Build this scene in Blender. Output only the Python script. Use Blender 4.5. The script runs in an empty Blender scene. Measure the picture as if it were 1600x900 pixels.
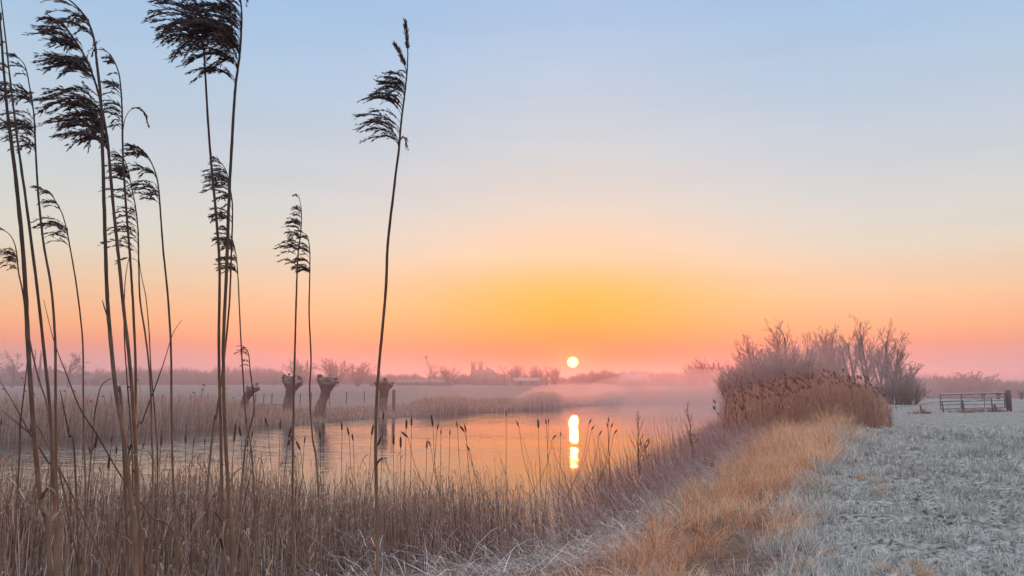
import bpy, math, random
import numpy as np
from math import radians, sin, cos, tan, atan, pi
rng = np.random.default_rng(11)
C = bpy.context.scene.collection
F = 1164.0
PITCH = atan(142 / F)
EYE = np.array([0.0, 0.0, 2.0])
WATER_Z = -0.75

def ray(px, py):
    cx = (px - 800) / F; cy = (450 - py) / F
    return np.array([cx, cos(PITCH) - cy * sin(PITCH), sin(PITCH) + cy * cos(PITCH)])
def at(px, py, Y):
    d = ray(px, py); return EYE + d * (Y / d[1])

# ------------------------------------------------------------------ numpy mesh tools
class MB:
    def __init__(s): s.v = []; s.f = []; s.t = []; s.n = 0
    def add(s, v, f, t=None):
        v = np.asarray(v, float).reshape(-1, 3); f = np.asarray(f, np.int64).reshape(-1, 4)
        if t is None: t = np.full(len(v), 0.5)
        t = np.asarray(t, float)
        if t.ndim == 0: t = np.full(len(v), float(t))
        s.v.append(v); s.f.append(f + s.n); s.t.append(t.ravel()); s.n += len(v)
    def build(s, name, mat, parent=None, smooth=False, origin=None):
        v = np.concatenate(s.v); f = np.concatenate(s.f); t = np.concatenate(s.t)
        if origin is not None: v = v - np.asarray(origin)
        me = bpy.data.meshes.new(name)
        me.vertices.add(len(v)); me.vertices.foreach_set('co', v.astype(np.float32).ravel())
        me.loops.add(f.size); me.loops.foreach_set('vertex_index', f.astype(np.int32).ravel())
        me.polygons.add(len(f)); me.polygons.foreach_set('loop_start', (np.arange(len(f)) * 4).astype(np.int32))
        if smooth: me.polygons.foreach_set('use_smooth', np.ones(len(f), bool))
        a = me.attributes.new('tint', 'FLOAT', 'POINT'); a.data.foreach_set('value', t.astype(np.float32))
        me.update(calc_edges=True); me.materials.append(mat)
        o = bpy.data.objects.new(name, me); C.objects.link(o)
        if parent is not None: o.parent = parent
        if origin is not None and parent is None: o.location = tuple(origin)
        return o

def nrm(a): return a / np.maximum(np.linalg.norm(a, axis=-1, keepdims=True), 1e-9)

def add_tubes(mb, P, R, sides=3, tint=None, cap=False):
    P = np.asarray(P, float); R = np.asarray(R, float)
    if P.ndim == 2: P = P[None]; R = R[None]
    N, K, _ = P.shape
    R = np.broadcast_to(R, (N, K))
    T = nrm(np.gradient(P, axis=1))
    ref = np.where(np.abs(T[..., 2:3]) > 0.85, np.array([1.0, 0.13, 0]), np.array([0, 0, 1.0]))
    # one reference per strand keeps rings from twisting
    ref = np.broadcast_to(ref[:, K // 2:K // 2 + 1], T.shape)
    A = nrm(np.cross(T, ref)); B = np.cross(T, A)
    an = np.arange(sides) * 2 * pi / sides
    V = P[:, :, None] + R[:, :, None, None] * (np.cos(an)[None, None, :, None] * A[:, :, None] + np.sin(an)[None, None, :, None] * B[:, :, None])
    idx = np.arange(N * K * sides).reshape(N, K, sides)
    a = idx[:, :-1]; b = idx[:, 1:]
    f = np.stack([a, np.roll(a, -1, 2), np.roll(b, -1, 2), b], -1).reshape(-1, 4)
    if tint is None: tint = rng.random(N)
    t = np.broadcast_to(np.asarray(tint, float).reshape(-1, 1, 1), (N, K, sides)).ravel() if np.ndim(tint) <= 1 else np.broadcast_to(tint[:, :, None], (N, K, sides)).ravel()
    mb.add(V, f, t)

def add_ribbons(mb, P, W, side=None, tint=None):
    P = np.asarray(P, float); N, K, _ = P.shape
    W = np.broadcast_to(W, (N, K))
    if side is None:
        a = rng.random(N) * 2 * pi
        side = np.stack([np.cos(a), np.sin(a), np.zeros(N)], -1)
    S = side[:, None] * W[..., None]
    V = np.stack([P - S, P + S], 2)
    idx = np.arange(N * K * 2).reshape(N, K, 2)
    f = np.stack([idx[:, :-1, 0], idx[:, :-1, 1], idx[:, 1:, 1], idx[:, 1:, 0]], -1).reshape(-1, 4)
    if tint is None: tint = rng.random(N)
    mb.add(V, f, np.broadcast_to(np.asarray(tint).reshape(-1, 1, 1), (N, K, 2)).ravel())

def add_box(mb, c, s, rz=0.0, tint=0.5, ch=0.0):
    """chamfered upright box: c centre, s full sizes"""
    hx, hy, hz = s[0] / 2, s[1] / 2, s[2] / 2
    ch = min(ch, hx * .6, hy * .6, hz * .6) if ch else min(hx, hy, hz) * 0.12
    ring = [(hx - ch, -hy), (hx, -hy + ch), (hx, hy - ch), (hx - ch, hy), (-hx + ch, hy), (-hx, hy - ch), (-hx, -hy + ch), (-hx + ch, -hy)]
    ins = [(x * (1 - ch / hx), y * (1 - ch / hy)) for x, y in ring]
    V = [(x, y, -hz) for x, y in ins] + [(x, y, -hz + ch) for x, y in ring] + [(x, y, hz - ch) for x, y in ring] + [(x, y, hz) for x, y in ins]
    V = np.array(V); cr, sr = cos(rz), sin(rz)
    V = np.stack([V[:, 0] * cr - V[:, 1] * sr, V[:, 0] * sr + V[:, 1] * cr, V[:, 2]], -1) + np.asarray(c)
    f = []
    for k in range(3):
        for i in range(8): j = (i + 1) % 8; f.append((k * 8 + i, k * 8 + j, k * 8 + 8 + j, k * 8 + 8 + i))
    for o in (0, 24):
        f += [(o, o + 1, o + 2, o + 3), (o + 3, o + 4, o + 7, o), (o + 4, o + 5, o + 6, o + 7)]
    mb.add(V, f, tint)

_tab = rng.random((256, 256))
def vnoise(x, y, s=1.0):
    x = np.asarray(x) / s + 1000.3; y = np.asarray(y) / s + 1000.7
    xi = np.floor(x).astype(int); yi = np.floor(y).astype(int); fx = x - xi; fy = y - yi
    fx = fx * fx * (3 - 2 * fx); fy = fy * fy * (3 - 2 * fy)
    g = lambda i, j: _tab[(xi + i) % 256, (yi + j) % 256]
    return (g(0, 0) * (1 - fx) + g(1, 0) * fx) * (1 - fy) + (g(0, 1) * (1 - fx) + g(1, 1) * fx) * fy
def fbm(x, y, s, o=4):
    t = 0; a = .5
    for k in range(o): t = t + a * vnoise(x + 17 * k, y - 31 * k, s); s *= .5; a *= .5
    return t / (1 - .5 ** o)
def cells(x, y, s):
    """distance to the nearest cell border of a jittered cell pattern, in cells"""
    x = np.asarray(x) / s + 500.2; y = np.asarray(y) / s + 500.4
    xi = np.floor(x).astype(int); yi = np.floor(y).astype(int)
    d1 = np.full(x.shape, 9.0); d2 = np.full(x.shape, 9.0)
    for i in (-1, 0, 1):
        for j in (-1, 0, 1):
            px = xi + i + _tab[(xi + i) % 256, (yi + j) % 256]; py = yi + j + _tab[(yi + j + 91) % 256, (xi + i + 37) % 256]
            d = np.hypot(px - x, py - y)
            d2 = np.minimum(d2, np.maximum(d, d1)); d1 = np.minimum(d1, d)
    return d2 - d1
def sstep(a, b, x): t = np.clip((np.asarray(x, float) - a) / (b - a), 0, 1); return t * t * (3 - 2 * t)

# ------------------------------------------------------------------ plan of the place
NEAR = np.array([(-120, -30), (-30, 5), (-12, 8), (-6, 9.8), (-2, 10.5), (.3, 12), (2, 15.5), (4.5, 21), (8, 29), (12.3, 42), (16, 58), (19, 75), (24, 88), (34, 101), (60, 112)], float)
FAR = np.array([(-160, -5), (-50, 15), (-32, 27), (-22.5, 33), (-18.5, 40), (-12.5, 48.5), (-7.3, 57), (0, 66.5), (5, 74), (10.5, 84), (16, 91), (22, 97), (34, 106), (60, 118)], float)
RIVER = np.concatenate([NEAR, FAR[::-1]])
def dist_line(x, y, L):
    d = np.full(np.shape(x), 1e9)
    for a, b in zip(L[:-1], L[1:]):
        e = b - a; t = np.clip(((x - a[0]) * e[0] + (y - a[1]) * e[1]) / (e @ e), 0, 1)
        d = np.minimum(d, np.hypot(x - a[0] - t * e[0], y - a[1] - t * e[1]))
    return d
def inside(x, y, poly):
    c = np.zeros(np.shape(x), bool); n = len(poly)
    for i in range(n):
        x0, y0 = poly[i]; x1, y1 = poly[(i + 1) % n]
        if y0 == y1: continue
        c ^= ((y0 > y) != (y1 > y)) & (x < (x1 - x0) * (y - y0) / (y1 - y0) + x0)
    return c
RR = ([-5, 3, 5, 7.5, 9, 11, 13, 16, 20, 26, 32, 45, 60], [-1.3, -1.5, -1.7, -1.7, -1.0, .1, 1.5, 3.4, 5.6, 9.0, 12., 16., 19.])
GL = ([3, 7.5, 12.4, 18, 26.5, 32], [.3, .95, 2.3, 4.9, 8.8, 12.])
GR = ([3, 6, 7.5, 12.4, 18, 25, 32, 36], [1.6, 2.3, 2.8, 4.7, 7.7, 11.6, 13.7, 15])
reed_r = lambda y: np.interp(y, *RR)
gold_l = lambda y: np.interp(y, *GL)
gold_r = lambda y: np.interp(y, *GR)
def height(x, y):
    x = np.asarray(x, float); y = np.asarray(y, float)
    dn = dist_line(x, y, NEAR); df = dist_line(x, y, FAR); ins = inside(x, y, RIVER)
    d = np.minimum(dn, df)
    far = df < dn
    land_n = WATER_Z + 0.75 * sstep(-.3, 4.0, d)
    land_f = WATER_Z + 0.38 * sstep(-.3, 3.5, d)
    far_w = sstep(-2, 2, dn - df)
    h = land_n * (1 - far_w) + land_f * far_w
    h = np.where(ins, WATER_Z - np.minimum(1.0, d * .45), h)
    ang = x / np.maximum(y, 1.0)
    right = sstep(.42, .56, ang) * sstep(50, 60, y)
    h = h - 4.3 * right * sstep(52, 250, y)
    outer = 1 - sstep(9, 16, y)
    out = ~ins
    h = h + np.where(out, 1, 0) * (.10 * (fbm(x, y, 5.0, 3) - .5) + .07 * (fbm(x, y, .8, 3) - .5)) * sstep(.3, 3, d)
    fld = sstep(-.3, .6, x - gold_r(y)) * (1 - sstep(24, 40, y)) * sstep(0, 3, y)
    cr = cells(x + .25 * vnoise(x, y, .5), y * .62, .30)
    for off in (0, .75, 1.9):
        rx = np.interp(y, [5, 7.8, 11.2, 15, 21.5, 30], [4.2, 4.9, 6.2, 8.1, 11.2, 15.2]) + off * (1 + .02 * y) + .12 * (vnoise(y, y * 0 + off, 1.3) - .5)
        h = h - fld * .055 * np.exp(-((x - rx) / .10) ** 2)
    h = h - fld * .07 * (1 - sstep(.04, .22, cr)) + fld * .03 * fbm(x, y, .18, 2)
    return h

# ------------------------------------------------------------------ materials
def mat(name):
    m = bpy.data.materials.new(name); m.use_nodes = True
    nt = m.node_tree
    for n in list(nt.nodes): nt.nodes.remove(n)
    out = nt.nodes.new('ShaderNodeOutputMaterial')
    return m, nt, out
def ND(nt, t, **kw):
    n = nt.nodes.new(t)
    for k, v in kw.items():
        if k in n.inputs: n.inputs[k].default_value = v
        else: setattr(n, k, v)
    return n
def ramp(nt, fac, stops):
    r = nt.nodes.new('ShaderNodeValToRGB'); e = r.color_ramp.elements
    while len(e) < len(stops): e.new(.5)
    for i, (p, c) in enumerate(stops):
        e[i].position = p; e[i].color = (*c, 1) if len(c) == 3 else c
    nt.links.new(fac, r.inputs[0]); return r
def plant_mat(name, stops, transl=.35, rough=.7, frost=0.0, fcol=(.62, .64, .68), nscale=6.0):
    """colour from the per-stem tint, thin-leaf translucency, frost on the upward side"""
    m, nt, out = mat(name); L = nt.links.new
    at_ = ND(nt, 'ShaderNodeAttribute', attribute_name='tint')
    r = ramp(nt, at_.outputs['Fac'], stops)
    geo = ND(nt, 'ShaderNodeNewGeometry')
    nz = ND(nt, 'ShaderNodeTexNoise', Scale=nscale, Detail=3.0); L(geo.outputs['Position'], nz.inputs['Vector'])
    mr = ND(nt, 'ShaderNodeMapRange'); mr.inputs[1].default_value = .3; mr.inputs[2].default_value = .7; mr.inputs[3].default_value = .72; mr.inputs[4].default_value = 1.22
    L(nz.outputs[0], mr.inputs[0])
    mul = ND(nt, 'ShaderNodeVectorMath', operation='SCALE'); L(r.outputs[0], mul.inputs[0]); L(mr.outputs[0], mul.inputs['Scale'])
    col = mul.outputs[0]
    if frost > 0:
        n2 = ND(nt, 'ShaderNodeTexNoise', Scale=nscale * 9, Detail=2.0); L(geo.outputs['Position'], n2.inputs['Vector'])
        m2 = ND(nt, 'ShaderNodeMapRange'); m2.inputs[1].default_value = .62 - frost * .4; m2.inputs[2].default_value = .75 - frost * .3; m2.inputs[4].default_value = min(1, .5 + frost)
        L(n2.outputs[0], m2.inputs[0])
        mx = ND(nt, 'ShaderNodeMix', data_type='RGBA'); L(m2.outputs[0], mx.inputs[0]); L(col, mx.inputs[6]); mx.inputs[7].default_value = (*fcol, 1)
        col = mx.outputs[2]
    p = ND(nt, 'ShaderNodeBsdfPrincipled', Roughness=rough); p.inputs['Specular IOR Level'].default_value = .2
    L(col, p.inputs['Base Color'])
    if transl > 0:
        tr = ND(nt, 'ShaderNodeBsdfTranslucent'); L(col, tr.inputs[0])
        ms = ND(nt, 'ShaderNodeMixShader'); ms.inputs[0].default_value = transl
        L(p.outputs[0], ms.inputs[1]); L(tr.outputs[0], ms.inputs[2]); L(ms.outputs[0], out.inputs[0])
    else: L(p.outputs[0], out.inputs[0])
    return m
def solid_mat(name, c1, c2, scale=8., rough=.8, frost=0., bump=.02, metal=0., stretch=(1, 1, 1)):
    m, nt, out = mat(name); L = nt.links.new
    tc = ND(nt, 'ShaderNodeTexCoord'); mp = ND(nt, 'ShaderNodeMapping'); mp.inputs['Scale'].default_value = stretch
    L(tc.outputs['Object'], mp.inputs[0])
    nz = ND(nt, 'ShaderNodeTexNoise', Scale=scale, Detail=6.0, Roughness=.65); L(mp.outputs[0], nz.inputs['Vector'])
    r = ramp(nt, nz.outputs[0], [(.35, c1), (.65, c2)]); col = r.outputs[0]
    if frost > 0:
        geo = ND(nt, 'ShaderNodeNewGeometry'); sx = ND(nt, 'ShaderNodeSeparateXYZ'); L(geo.outputs['Normal'], sx.inputs[0])
        n2 = ND(nt, 'ShaderNodeTexNoise', Scale=scale * 4, Detail=4.0); L(tc.outputs['Object'], n2.inputs['Vector'])
        ad = ND(nt, 'ShaderNodeMath', operation='MULTIPLY_ADD'); L(sx.outputs[2], ad.inputs[0]); ad.inputs[1].default_value = .6; L(n2.outputs[0], ad.inputs[2])
        m2 = ND(nt, 'ShaderNodeMapRange'); m2.inputs[1].default_value = .62; m2.inputs[2].default_value = .9; m2.inputs[4].default_value = frost; L(ad.outputs[0], m2.inputs[0])
        mx = ND(nt, 'ShaderNodeMix', data_type='RGBA'); L(m2.outputs[0], mx.inputs[0]); L(col, mx.inputs[6]); mx.inputs[7].default_value = (.6, .62, .66, 1); col = mx.outputs[2]
    p = ND(nt, 'ShaderNodeBsdfPrincipled', Roughness=rough, Metallic=metal); L(col, p.inputs['Base Color'])
    b = ND(nt, 'ShaderNodeBump', Strength=.6, Distance=bump); L(nz.outputs[0], b.inputs['Height']); L(b.outputs[0], p.inputs['Normal'])
    L(p.outputs[0], out.inputs[0]); return m

def ground_mat():
    m, nt, out = mat('frosted_ground'); L = nt.links.new
    geo = ND(nt, 'ShaderNodeNewGeometry')
    at_ = ND(nt, 'ShaderNodeAttribute', attribute_name='tint')      # 0 reed litter, .5 golden litter, 1 frosted pasture
    n1 = ND(nt, 'ShaderNodeTexNoise', Scale=.35, Detail=8.0, Roughness=.6); L(geo.outputs['Position'], n1.inputs['Vector'])
    n2 = ND(nt, 'ShaderNodeTexNoise', Scale=9.0, Detail=6.0, Roughness=.7); L(geo.outputs['Position'], n2.inputs['Vector'])
    n3 = ND(nt, 'ShaderNodeTexNoise', Scale=2.2, Detail=6.0, Roughness=.7); L(geo.outputs['Position'], n3.inputs['Vector'])
    dark = ramp(nt, n2.outputs[0], [(.35, (.035, .035, .028)), (.62, (.12, .125, .115))])
    fro = ramp(nt, n3.outputs[0], [(.3, (.17, .185, .17)), (.5, (.34, .36, .345)), (.7, (.50, .52, .515))])
    mfr = ND(nt, 'ShaderNodeMapRange'); mfr.inputs[1].default_value = .38; mfr.inputs[2].default_value = .6; L(n2.outputs[0], mfr.inputs[0])
    past = ND(nt, 'ShaderNodeMix', data_type='RGBA'); L(mfr.outputs[0], past.inputs[0]); L(dark.outputs[0], past.inputs[6]); L(fro.outputs[0], past.inputs[7])
    lit = ramp(nt, n2.outputs[0], [(.3, (.05, .035, .028)), (.55, (.13, .095, .07)), (.72, (.30, .27, .25))])
    mx = ND(nt, 'ShaderNodeMix', data_type='RGBA'); L(at_.outputs['Fac'], mx.inputs[0]); L(lit.outputs[0], mx.inputs[6]); L(past.outputs[2], mx.inputs[7])
    p = ND(nt, 'ShaderNodeBsdfPrincipled', Roughness=.9); p.inputs['Specular IOR Level'].default_value = .15; L(mx.outputs[2], p.inputs['Base Color'])
    b = ND(nt, 'ShaderNodeBump', Strength=.8, Distance=.05); L(n2.outputs[0], b.inputs['Height']); L(b.outputs[0], p.inputs['Normal'])
    L(p.outputs[0], out.inputs[0]); return m
def water_mat():
    m, nt, out = mat('river_water'); L = nt.links.new
    geo = ND(nt, 'ShaderNodeNewGeometry')
    mp = ND(nt, 'ShaderNodeMapping'); mp.inputs['Scale'].default_value = (.3, 1.3, 1); L(geo.outputs['Position'], mp.inputs[0])
    n1 = ND(nt, 'ShaderNodeTexNoise', Scale=4.0, Detail=2.0, Roughness=.5); L(mp.outputs[0], n1.inputs['Vector'])
    n2 = ND(nt, 'ShaderNodeTexNoise', Scale=.10, Detail=2.0); L(mp.outputs[0], n2.inputs['Vector'])
    mr = ND(nt, 'ShaderNodeMapRange'); mr.inputs[1].default_value = .35; mr.inputs[2].default_value = .65; mr.inputs[3].default_value = .35; mr.inputs[4].default_value = 1.2; L(n2.outputs[0], mr.inputs[0])
    sub = ND(nt, 'ShaderNodeVectorMath', operation='SUBTRACT'); L(n1.outputs['Color'], sub.inputs[0]); sub.inputs[1].default_value = (.5, .5, .5)
    n4 = ND(nt, 'ShaderNodeTexNoise', Scale=31.0, Detail=1.0); L(mp.outputs[0], n4.inputs['Vector'])
    sb2 = ND(nt, 'ShaderNodeVectorMath', operation='SUBTRACT'); L(n4.outputs['Color'], sb2.inputs[0]); sb2.inputs[1].default_value = (.5, .5, .5)
    sm = ND(nt, 'ShaderNodeVectorMath', operation='SCALE'); L(sb2.outputs[0], sm.inputs[0]); sm.inputs['Scale'].default_value = 1.35
    s3 = ND(nt, 'ShaderNodeVectorMath', operation='ADD'); L(sub.outputs[0], s3.inputs[0]); L(sm.outputs[0], s3.inputs[1]); sub = s3
    mul = ND(nt, 'ShaderNodeVectorMath', operation='MULTIPLY'); L(sub.outputs[0], mul.inputs[0]); mul.inputs[1].default_value = (.022, .14, 0)
    sc_ = ND(nt, 'ShaderNodeVectorMath', operation='SCALE'); L(mul.outputs[0], sc_.inputs[0])
    sxw = ND(nt, 'ShaderNodeSeparateXYZ'); L(geo.outputs['Position'], sxw.inputs[0])
    mx_ = ND(nt, 'ShaderNodeMapRange', interpolation_type='SMOOTHSTEP'); mx_.inputs[1].default_value = -4; mx_.inputs[2].default_value = -14; mx_.inputs[3].default_value = 1; mx_.inputs[4].default_value = 2.6; L(sxw.outputs[0], mx_.inputs[0])
    mm_ = ND(nt, 'ShaderNodeMath', operation='MULTIPLY'); L(mr.outputs[0], mm_.inputs[0]); L(mx_.outputs[0], mm_.inputs[1]); L(mm_.outputs[0], sc_.inputs['Scale'])
    ad = ND(nt, 'ShaderNodeVectorMath', operation='ADD'); L(sc_.outputs[0], ad.inputs[0]); L(geo.outputs['Normal'], ad.inputs[1])
    nn = ND(nt, 'ShaderNodeVectorMath', operation='NORMALIZE'); L(ad.outputs[0], nn.inputs[0])
    p = ND(nt, 'ShaderNodeBsdfPrincipled', Roughness=.02, IOR=1.8); p.inputs['Base Color'].default_value = (.03, .035, .035, 1)
    L(nn.outputs[0], p.inputs['Normal']); L(p.outputs[0], out.inputs[0]); return m

M_ground = ground_mat(); M_water = water_mat()
M_reed = plant_mat('dry_reed', [(0, (.15, .09, .065)), (.35, (.38, .255, .185)), (.75, (.60, .44, .33)), (1, (.80, .71, .63))], .5, frost=.14)
M_reedmid = plant_mat('frosted_reed', [(0, (.24, .11, .09)), (.5, (.58, .34, .29)), (1, (.82, .68, .65))], .5, frost=.28)
M_laid = plant_mat('laid_frosted_stem', [(0, (.13, .085, .06)), (.4, (.38, .31, .27)), (1, (.74, .71, .70))], .2, frost=.32, fcol=(.76, .75, .76))
M_gold = plant_mat('golden_grass', [(0, (.32, .125, .05)), (.45, (.74, .39, .20)), (1, (.92, .74, .53))], .5, frost=.08)
M_blade = plant_mat('frosted_blade', [(0, (.06, .08, .045)), (.2, (.17, .20, .14)), (.5, (.36, .38, .35)), (1, (.72, .73, .71))], .2, frost=.26, fcol=(.72, .73, .73))
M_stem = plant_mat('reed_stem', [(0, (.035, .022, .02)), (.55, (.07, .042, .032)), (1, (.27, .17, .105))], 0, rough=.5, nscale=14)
M_plume = plant_mat('reed_plume', [(0, (.045, .028, .028)), (.7, (.115, .075, .068)), (1, (.24, .17, .15))], .35)
M_spike = plant_mat('bulrush_spike', [(0, (.05, .028, .02)), (1, (.10, .06, .04))], 0)
M_bark = solid_mat('willow_bark', (.045, .036, .03), (.13, .105, .088), 6, .95, .15, .05, stretch=(1, 1, .3))
M_twig = plant_mat('bare_twig', [(0, (.10, .075, .065)), (1, (.28, .21, .18))], 0, frost=.2, nscale=3)
M_wood = solid_mat('weathered_wood', (.03, .025, .022), (.085, .07, .06), 9, .9, .15, .01, stretch=(1, 1, .25))
M_metal = solid_mat('galvanised_steel', (.10, .10, .105), (.22, .22, .23), 12, .55, .5, .002, .4)
M_brick = solid_mat('farm_wall', (.16, .09, .07), (.26, .17, .13), 3, .9, 0, .02)
M_roof = solid_mat('roof_tiles', (.05, .05, .055), (.12, .12, .13), 4, .85, .05, .04)
M_paleroof = solid_mat('frosted_roof', (.14, .14, .15), (.22, .22, .23), 3, .8, .12, .02)
M_stone = solid_mat('pale_stone', (.20, .17, .15), (.30, .26, .23), .8, .9, 0, .05)
M_glass = solid_mat('dark_opening', (.02, .02, .025), (.04, .04, .05), 3, .4)

def tag(o, label=None, cat=None, group=None, kind=None):
    if label: o['label'] = label
    if cat: o['category'] = cat
    if group: o['group'] = group
    if kind: o['kind'] = kind
    return o
def empty(name, loc, label, cat, group=None):
    o = bpy.data.objects.new(name, None); C.objects.link(o); o.location = tuple(loc); o.empty_display_size = .2
    return tag(o, label, cat, group)
def copy_tree(o, parent=None):
    c = o.copy(); C.objects.link(c); c.parent = parent
    for ch in [k for k in bpy.data.objects if k.parent == o and k.name != c.name]:
        if ch is not c: copy_tree(ch, c)
    return c

# ------------------------------------------------------------------ ground and water
def axis(parts):
    return np.unique(np.concatenate([np.arange(a, b, s) for a, b, s in parts]).round(4))
xs = axis([(-1500, -400, 60), (-400, -100, 12), (-100, -30, 2.5), (-30, -8, .6), (-8, 1, .16), (1, 10, .07), (10, 20, .16), (20, 45, .6), (45, 100, 2.2), (100, 400, 10), (400, 1501, 60)])
ys = axis([(-300, -20, 20), (-20, 3, 1.2), (3, 6.5, .3), (6.5, 17, .07), (17, 30, .14), (30, 60, .5), (60, 130, 1.1), (130, 400, 8), (400, 1501, 50)])
X, Y = np.meshgrid(xs, ys, indexing='ij')
H = height(X, Y)
nx, ny = X.shape
idx = np.arange(nx * ny).reshape(nx, ny)
f = np.stack([idx[:-1, :-1], idx[1:, :-1], idx[1:, 1:], idx[:-1, 1:]], -1).reshape(-1, 4)
dn = dist_line(X, Y, NEAR); df = dist_line(X, Y, FAR)
pasture_near = sstep(-.2, .5, X - gold_r(Y) + .5 * (fbm(X, Y, 1.0, 3) - .5)) * (df > dn)
pasture_far = .40 * (df <= dn) * sstep(5, 11, df + 2 * (fbm(X, Y, 4, 3) - .5))
zone = np.maximum(pasture_near, pasture_far)
zone = np.where(Y < 0, .8, zone)
zone = np.where(inside(X, Y, RIVER), 0, zone)
mb = MB(); mb.add(np.stack([X, Y, H], -1), f, zone.ravel())
tag(mb.build('ground', M_ground, smooth=True), kind='structure')

def offset(L, d):
    t = np.gradient(L, axis=0); n = np.stack([-t[:, 1], t[:, 0]], -1); return L + nrm(n) * d
n_ = offset(NEAR, -2.0)[1:]; f_ = offset(FAR, 2.0)[1:]
def resample(L, n):
    s = np.concatenate([[0], np.cumsum(np.hypot(*np.diff(L, axis=0).T))]); u = np.linspace(0, s[-1], n)
    return np.stack([np.interp(u, s, L[:, 0]), np.interp(u, s, L[:, 1])], -1)
n_ = np.concatenate([[(-140, -60)], n_]); f_ = np.concatenate([[(-190, -10)], f_])
a_ = resample(n_, 60); b_ = resample(f_, 60)
W = a_[:, None] + (b_ - a_)[:, None] * np.linspace(0, 1, 8)[None, :, None]
W3 = np.concatenate([W, np.full(W.shape[:2] + (1,), WATER_Z)], -1)
idx = np.arange(480).reshape(60, 8)
mb = MB(); mb.add(W3, np.stack([idx[:-1, :-1], idx[1:, :-1], idx[1:, 1:], idx[:-1, 1:]], -1).reshape(-1, 4))
tag(mb.build('river_water', M_water), kind='structure')

# ------------------------------------------------------------------ blades and stems, vectorised
def stems(x, y, h, lean, leandir, wob=.04, K=5, z=None):
    """x,y,h arrays -> (N,K,3) gently bent strands"""
    N = len(x); u = np.linspace(0, 1, K)[None]
    z0 = height(x, y) if z is None else z
    dx = np.cos(leandir) * lean; dy = np.sin(leandir) * lean
    b = .5 + .5 * rng.random((N, 1))
    ux = (u * (1 - b) + b * u ** 2)
    P = np.empty((N, K, 3))
    P[..., 0] = x[:, None] + dx[:, None] * h[:, None] * ux + wob * (rng.random((N, K)) - .5) * u
    P[..., 1] = y[:, None] + dy[:, None] * h[:, None] * ux + wob * (rng.random((N, K)) - .5) * u
    P[..., 2] = z0[:, None] - .03 + h[:, None] * u * np.sqrt(np.maximum(.15, 1 - (lean[:, None] * .8) ** 2 * u))
    return P
def leaves(P, n, L, w, mb, droop=.5, tintbias=0.):
    """n leaves per strand of P, arching away"""
    N, K, _ = P.shape
    i = np.repeat(np.arange(N), n); t = rng.random(len(i)) * .75 + .1
    k = np.clip((t * (K - 1)).astype(int), 0, K - 2); fr = (t * (K - 1) - k)[:, None]
    s = P[i, k] * (1 - fr) + P[i, k + 1] * fr
    a = rng.random(len(i)) * 2 * pi; l = L * (.5 + rng.random(len(i)))
    u = np.linspace(0, 1, 4)[None]
    Q = np.empty((len(i), 4, 3))
    sp = .35 + .5 * rng.random(len(i))
    Q[..., 0] = s[:, :1] + (np.cos(a) * l * sp)[:, None] * u
    Q[..., 1] = s[:, 1:2] + (np.sin(a) * l * sp)[:, None] * u
    Q[..., 2] = s[:, 2:3] + l[:, None] * (u * .95 - droop * (rng.random((len(i), 1)) + .4) * u ** 2)
    add_ribbons(mb, Q, w * np.array([1, .9, .6, .1])[None], np.stack([-np.sin(a), np.cos(a), np.zeros(len(i))], -1), np.clip(rng.random(len(i)) * .9 + tintbias, 0, 1))

def scatter(n, x0, x1, y0, y1, keep, power=1.0):
    x = x0 + (x1 - x0) * rng.random(n); y = y0 + (y1 - y0) * rng.random(n) ** power
    k = keep(x, y); return x[k], y[k]

# --- near reed bed, left: between the frame's bottom and the water
def near_keep(x, y):
    inr = inside(x, y, RIVER); d = dist_line(x, y, NEAR)
    edge = reed_r(y) + .5 * (vnoise(x, y, .7) - .5)
    return (x < edge) & (~inr | (d < .5)) & (np.abs(x) < y * .75 + 1.5)
x, y = scatter(17000, -9.5, .6, 3.6, 12, near_keep, .8)
h = (.98 + .42 * rng.random(len(x)) ** 1.6 + .35 * (fbm(x, y, 1.1, 2) - .5)) * np.where(y > 8.2, 1.06, 1.0)
h *= np.where(x > reed_r(y) - .6, .75, 1)
P = stems(x, y, h, .05 + .16 * rng.random(len(x)) ** 2, rng.random(len(x)) * 6.28, .05)
mb = MB()
rad = (.0028 + .0022 * rng.random((len(x), 1)))
add_tubes(mb, P, rad * np.array([1, .95, .85, .7, .35])[None], 3)
leaves(P[::2], 1, .26, .0045, mb, .9)
# the feathery broken tops
k = rng.random(len(x)) < .35
Q = P[k][:, -1]; a = rng.random(len(Q)) * 6.28; l = .05 + .07 * rng.random(len(Q))
Q2 = np.stack([Q, Q + np.stack([np.cos(a) * l * .4, np.sin(a) * l * .4, l * .8], -1), Q + np.stack([np.cos(a) * l, np.sin(a) * l, l * .9], -1)], 1)
add_ribbons(mb, Q2, np.array([.002, .006, .001])[None], tint=rng.random(len(Q)) * .3)
tag(mb.build('near_reed_bed', M_reed), 'dense stand of dry brown reeds filling the lower left before the water', 'reeds', kind='stuff')

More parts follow.
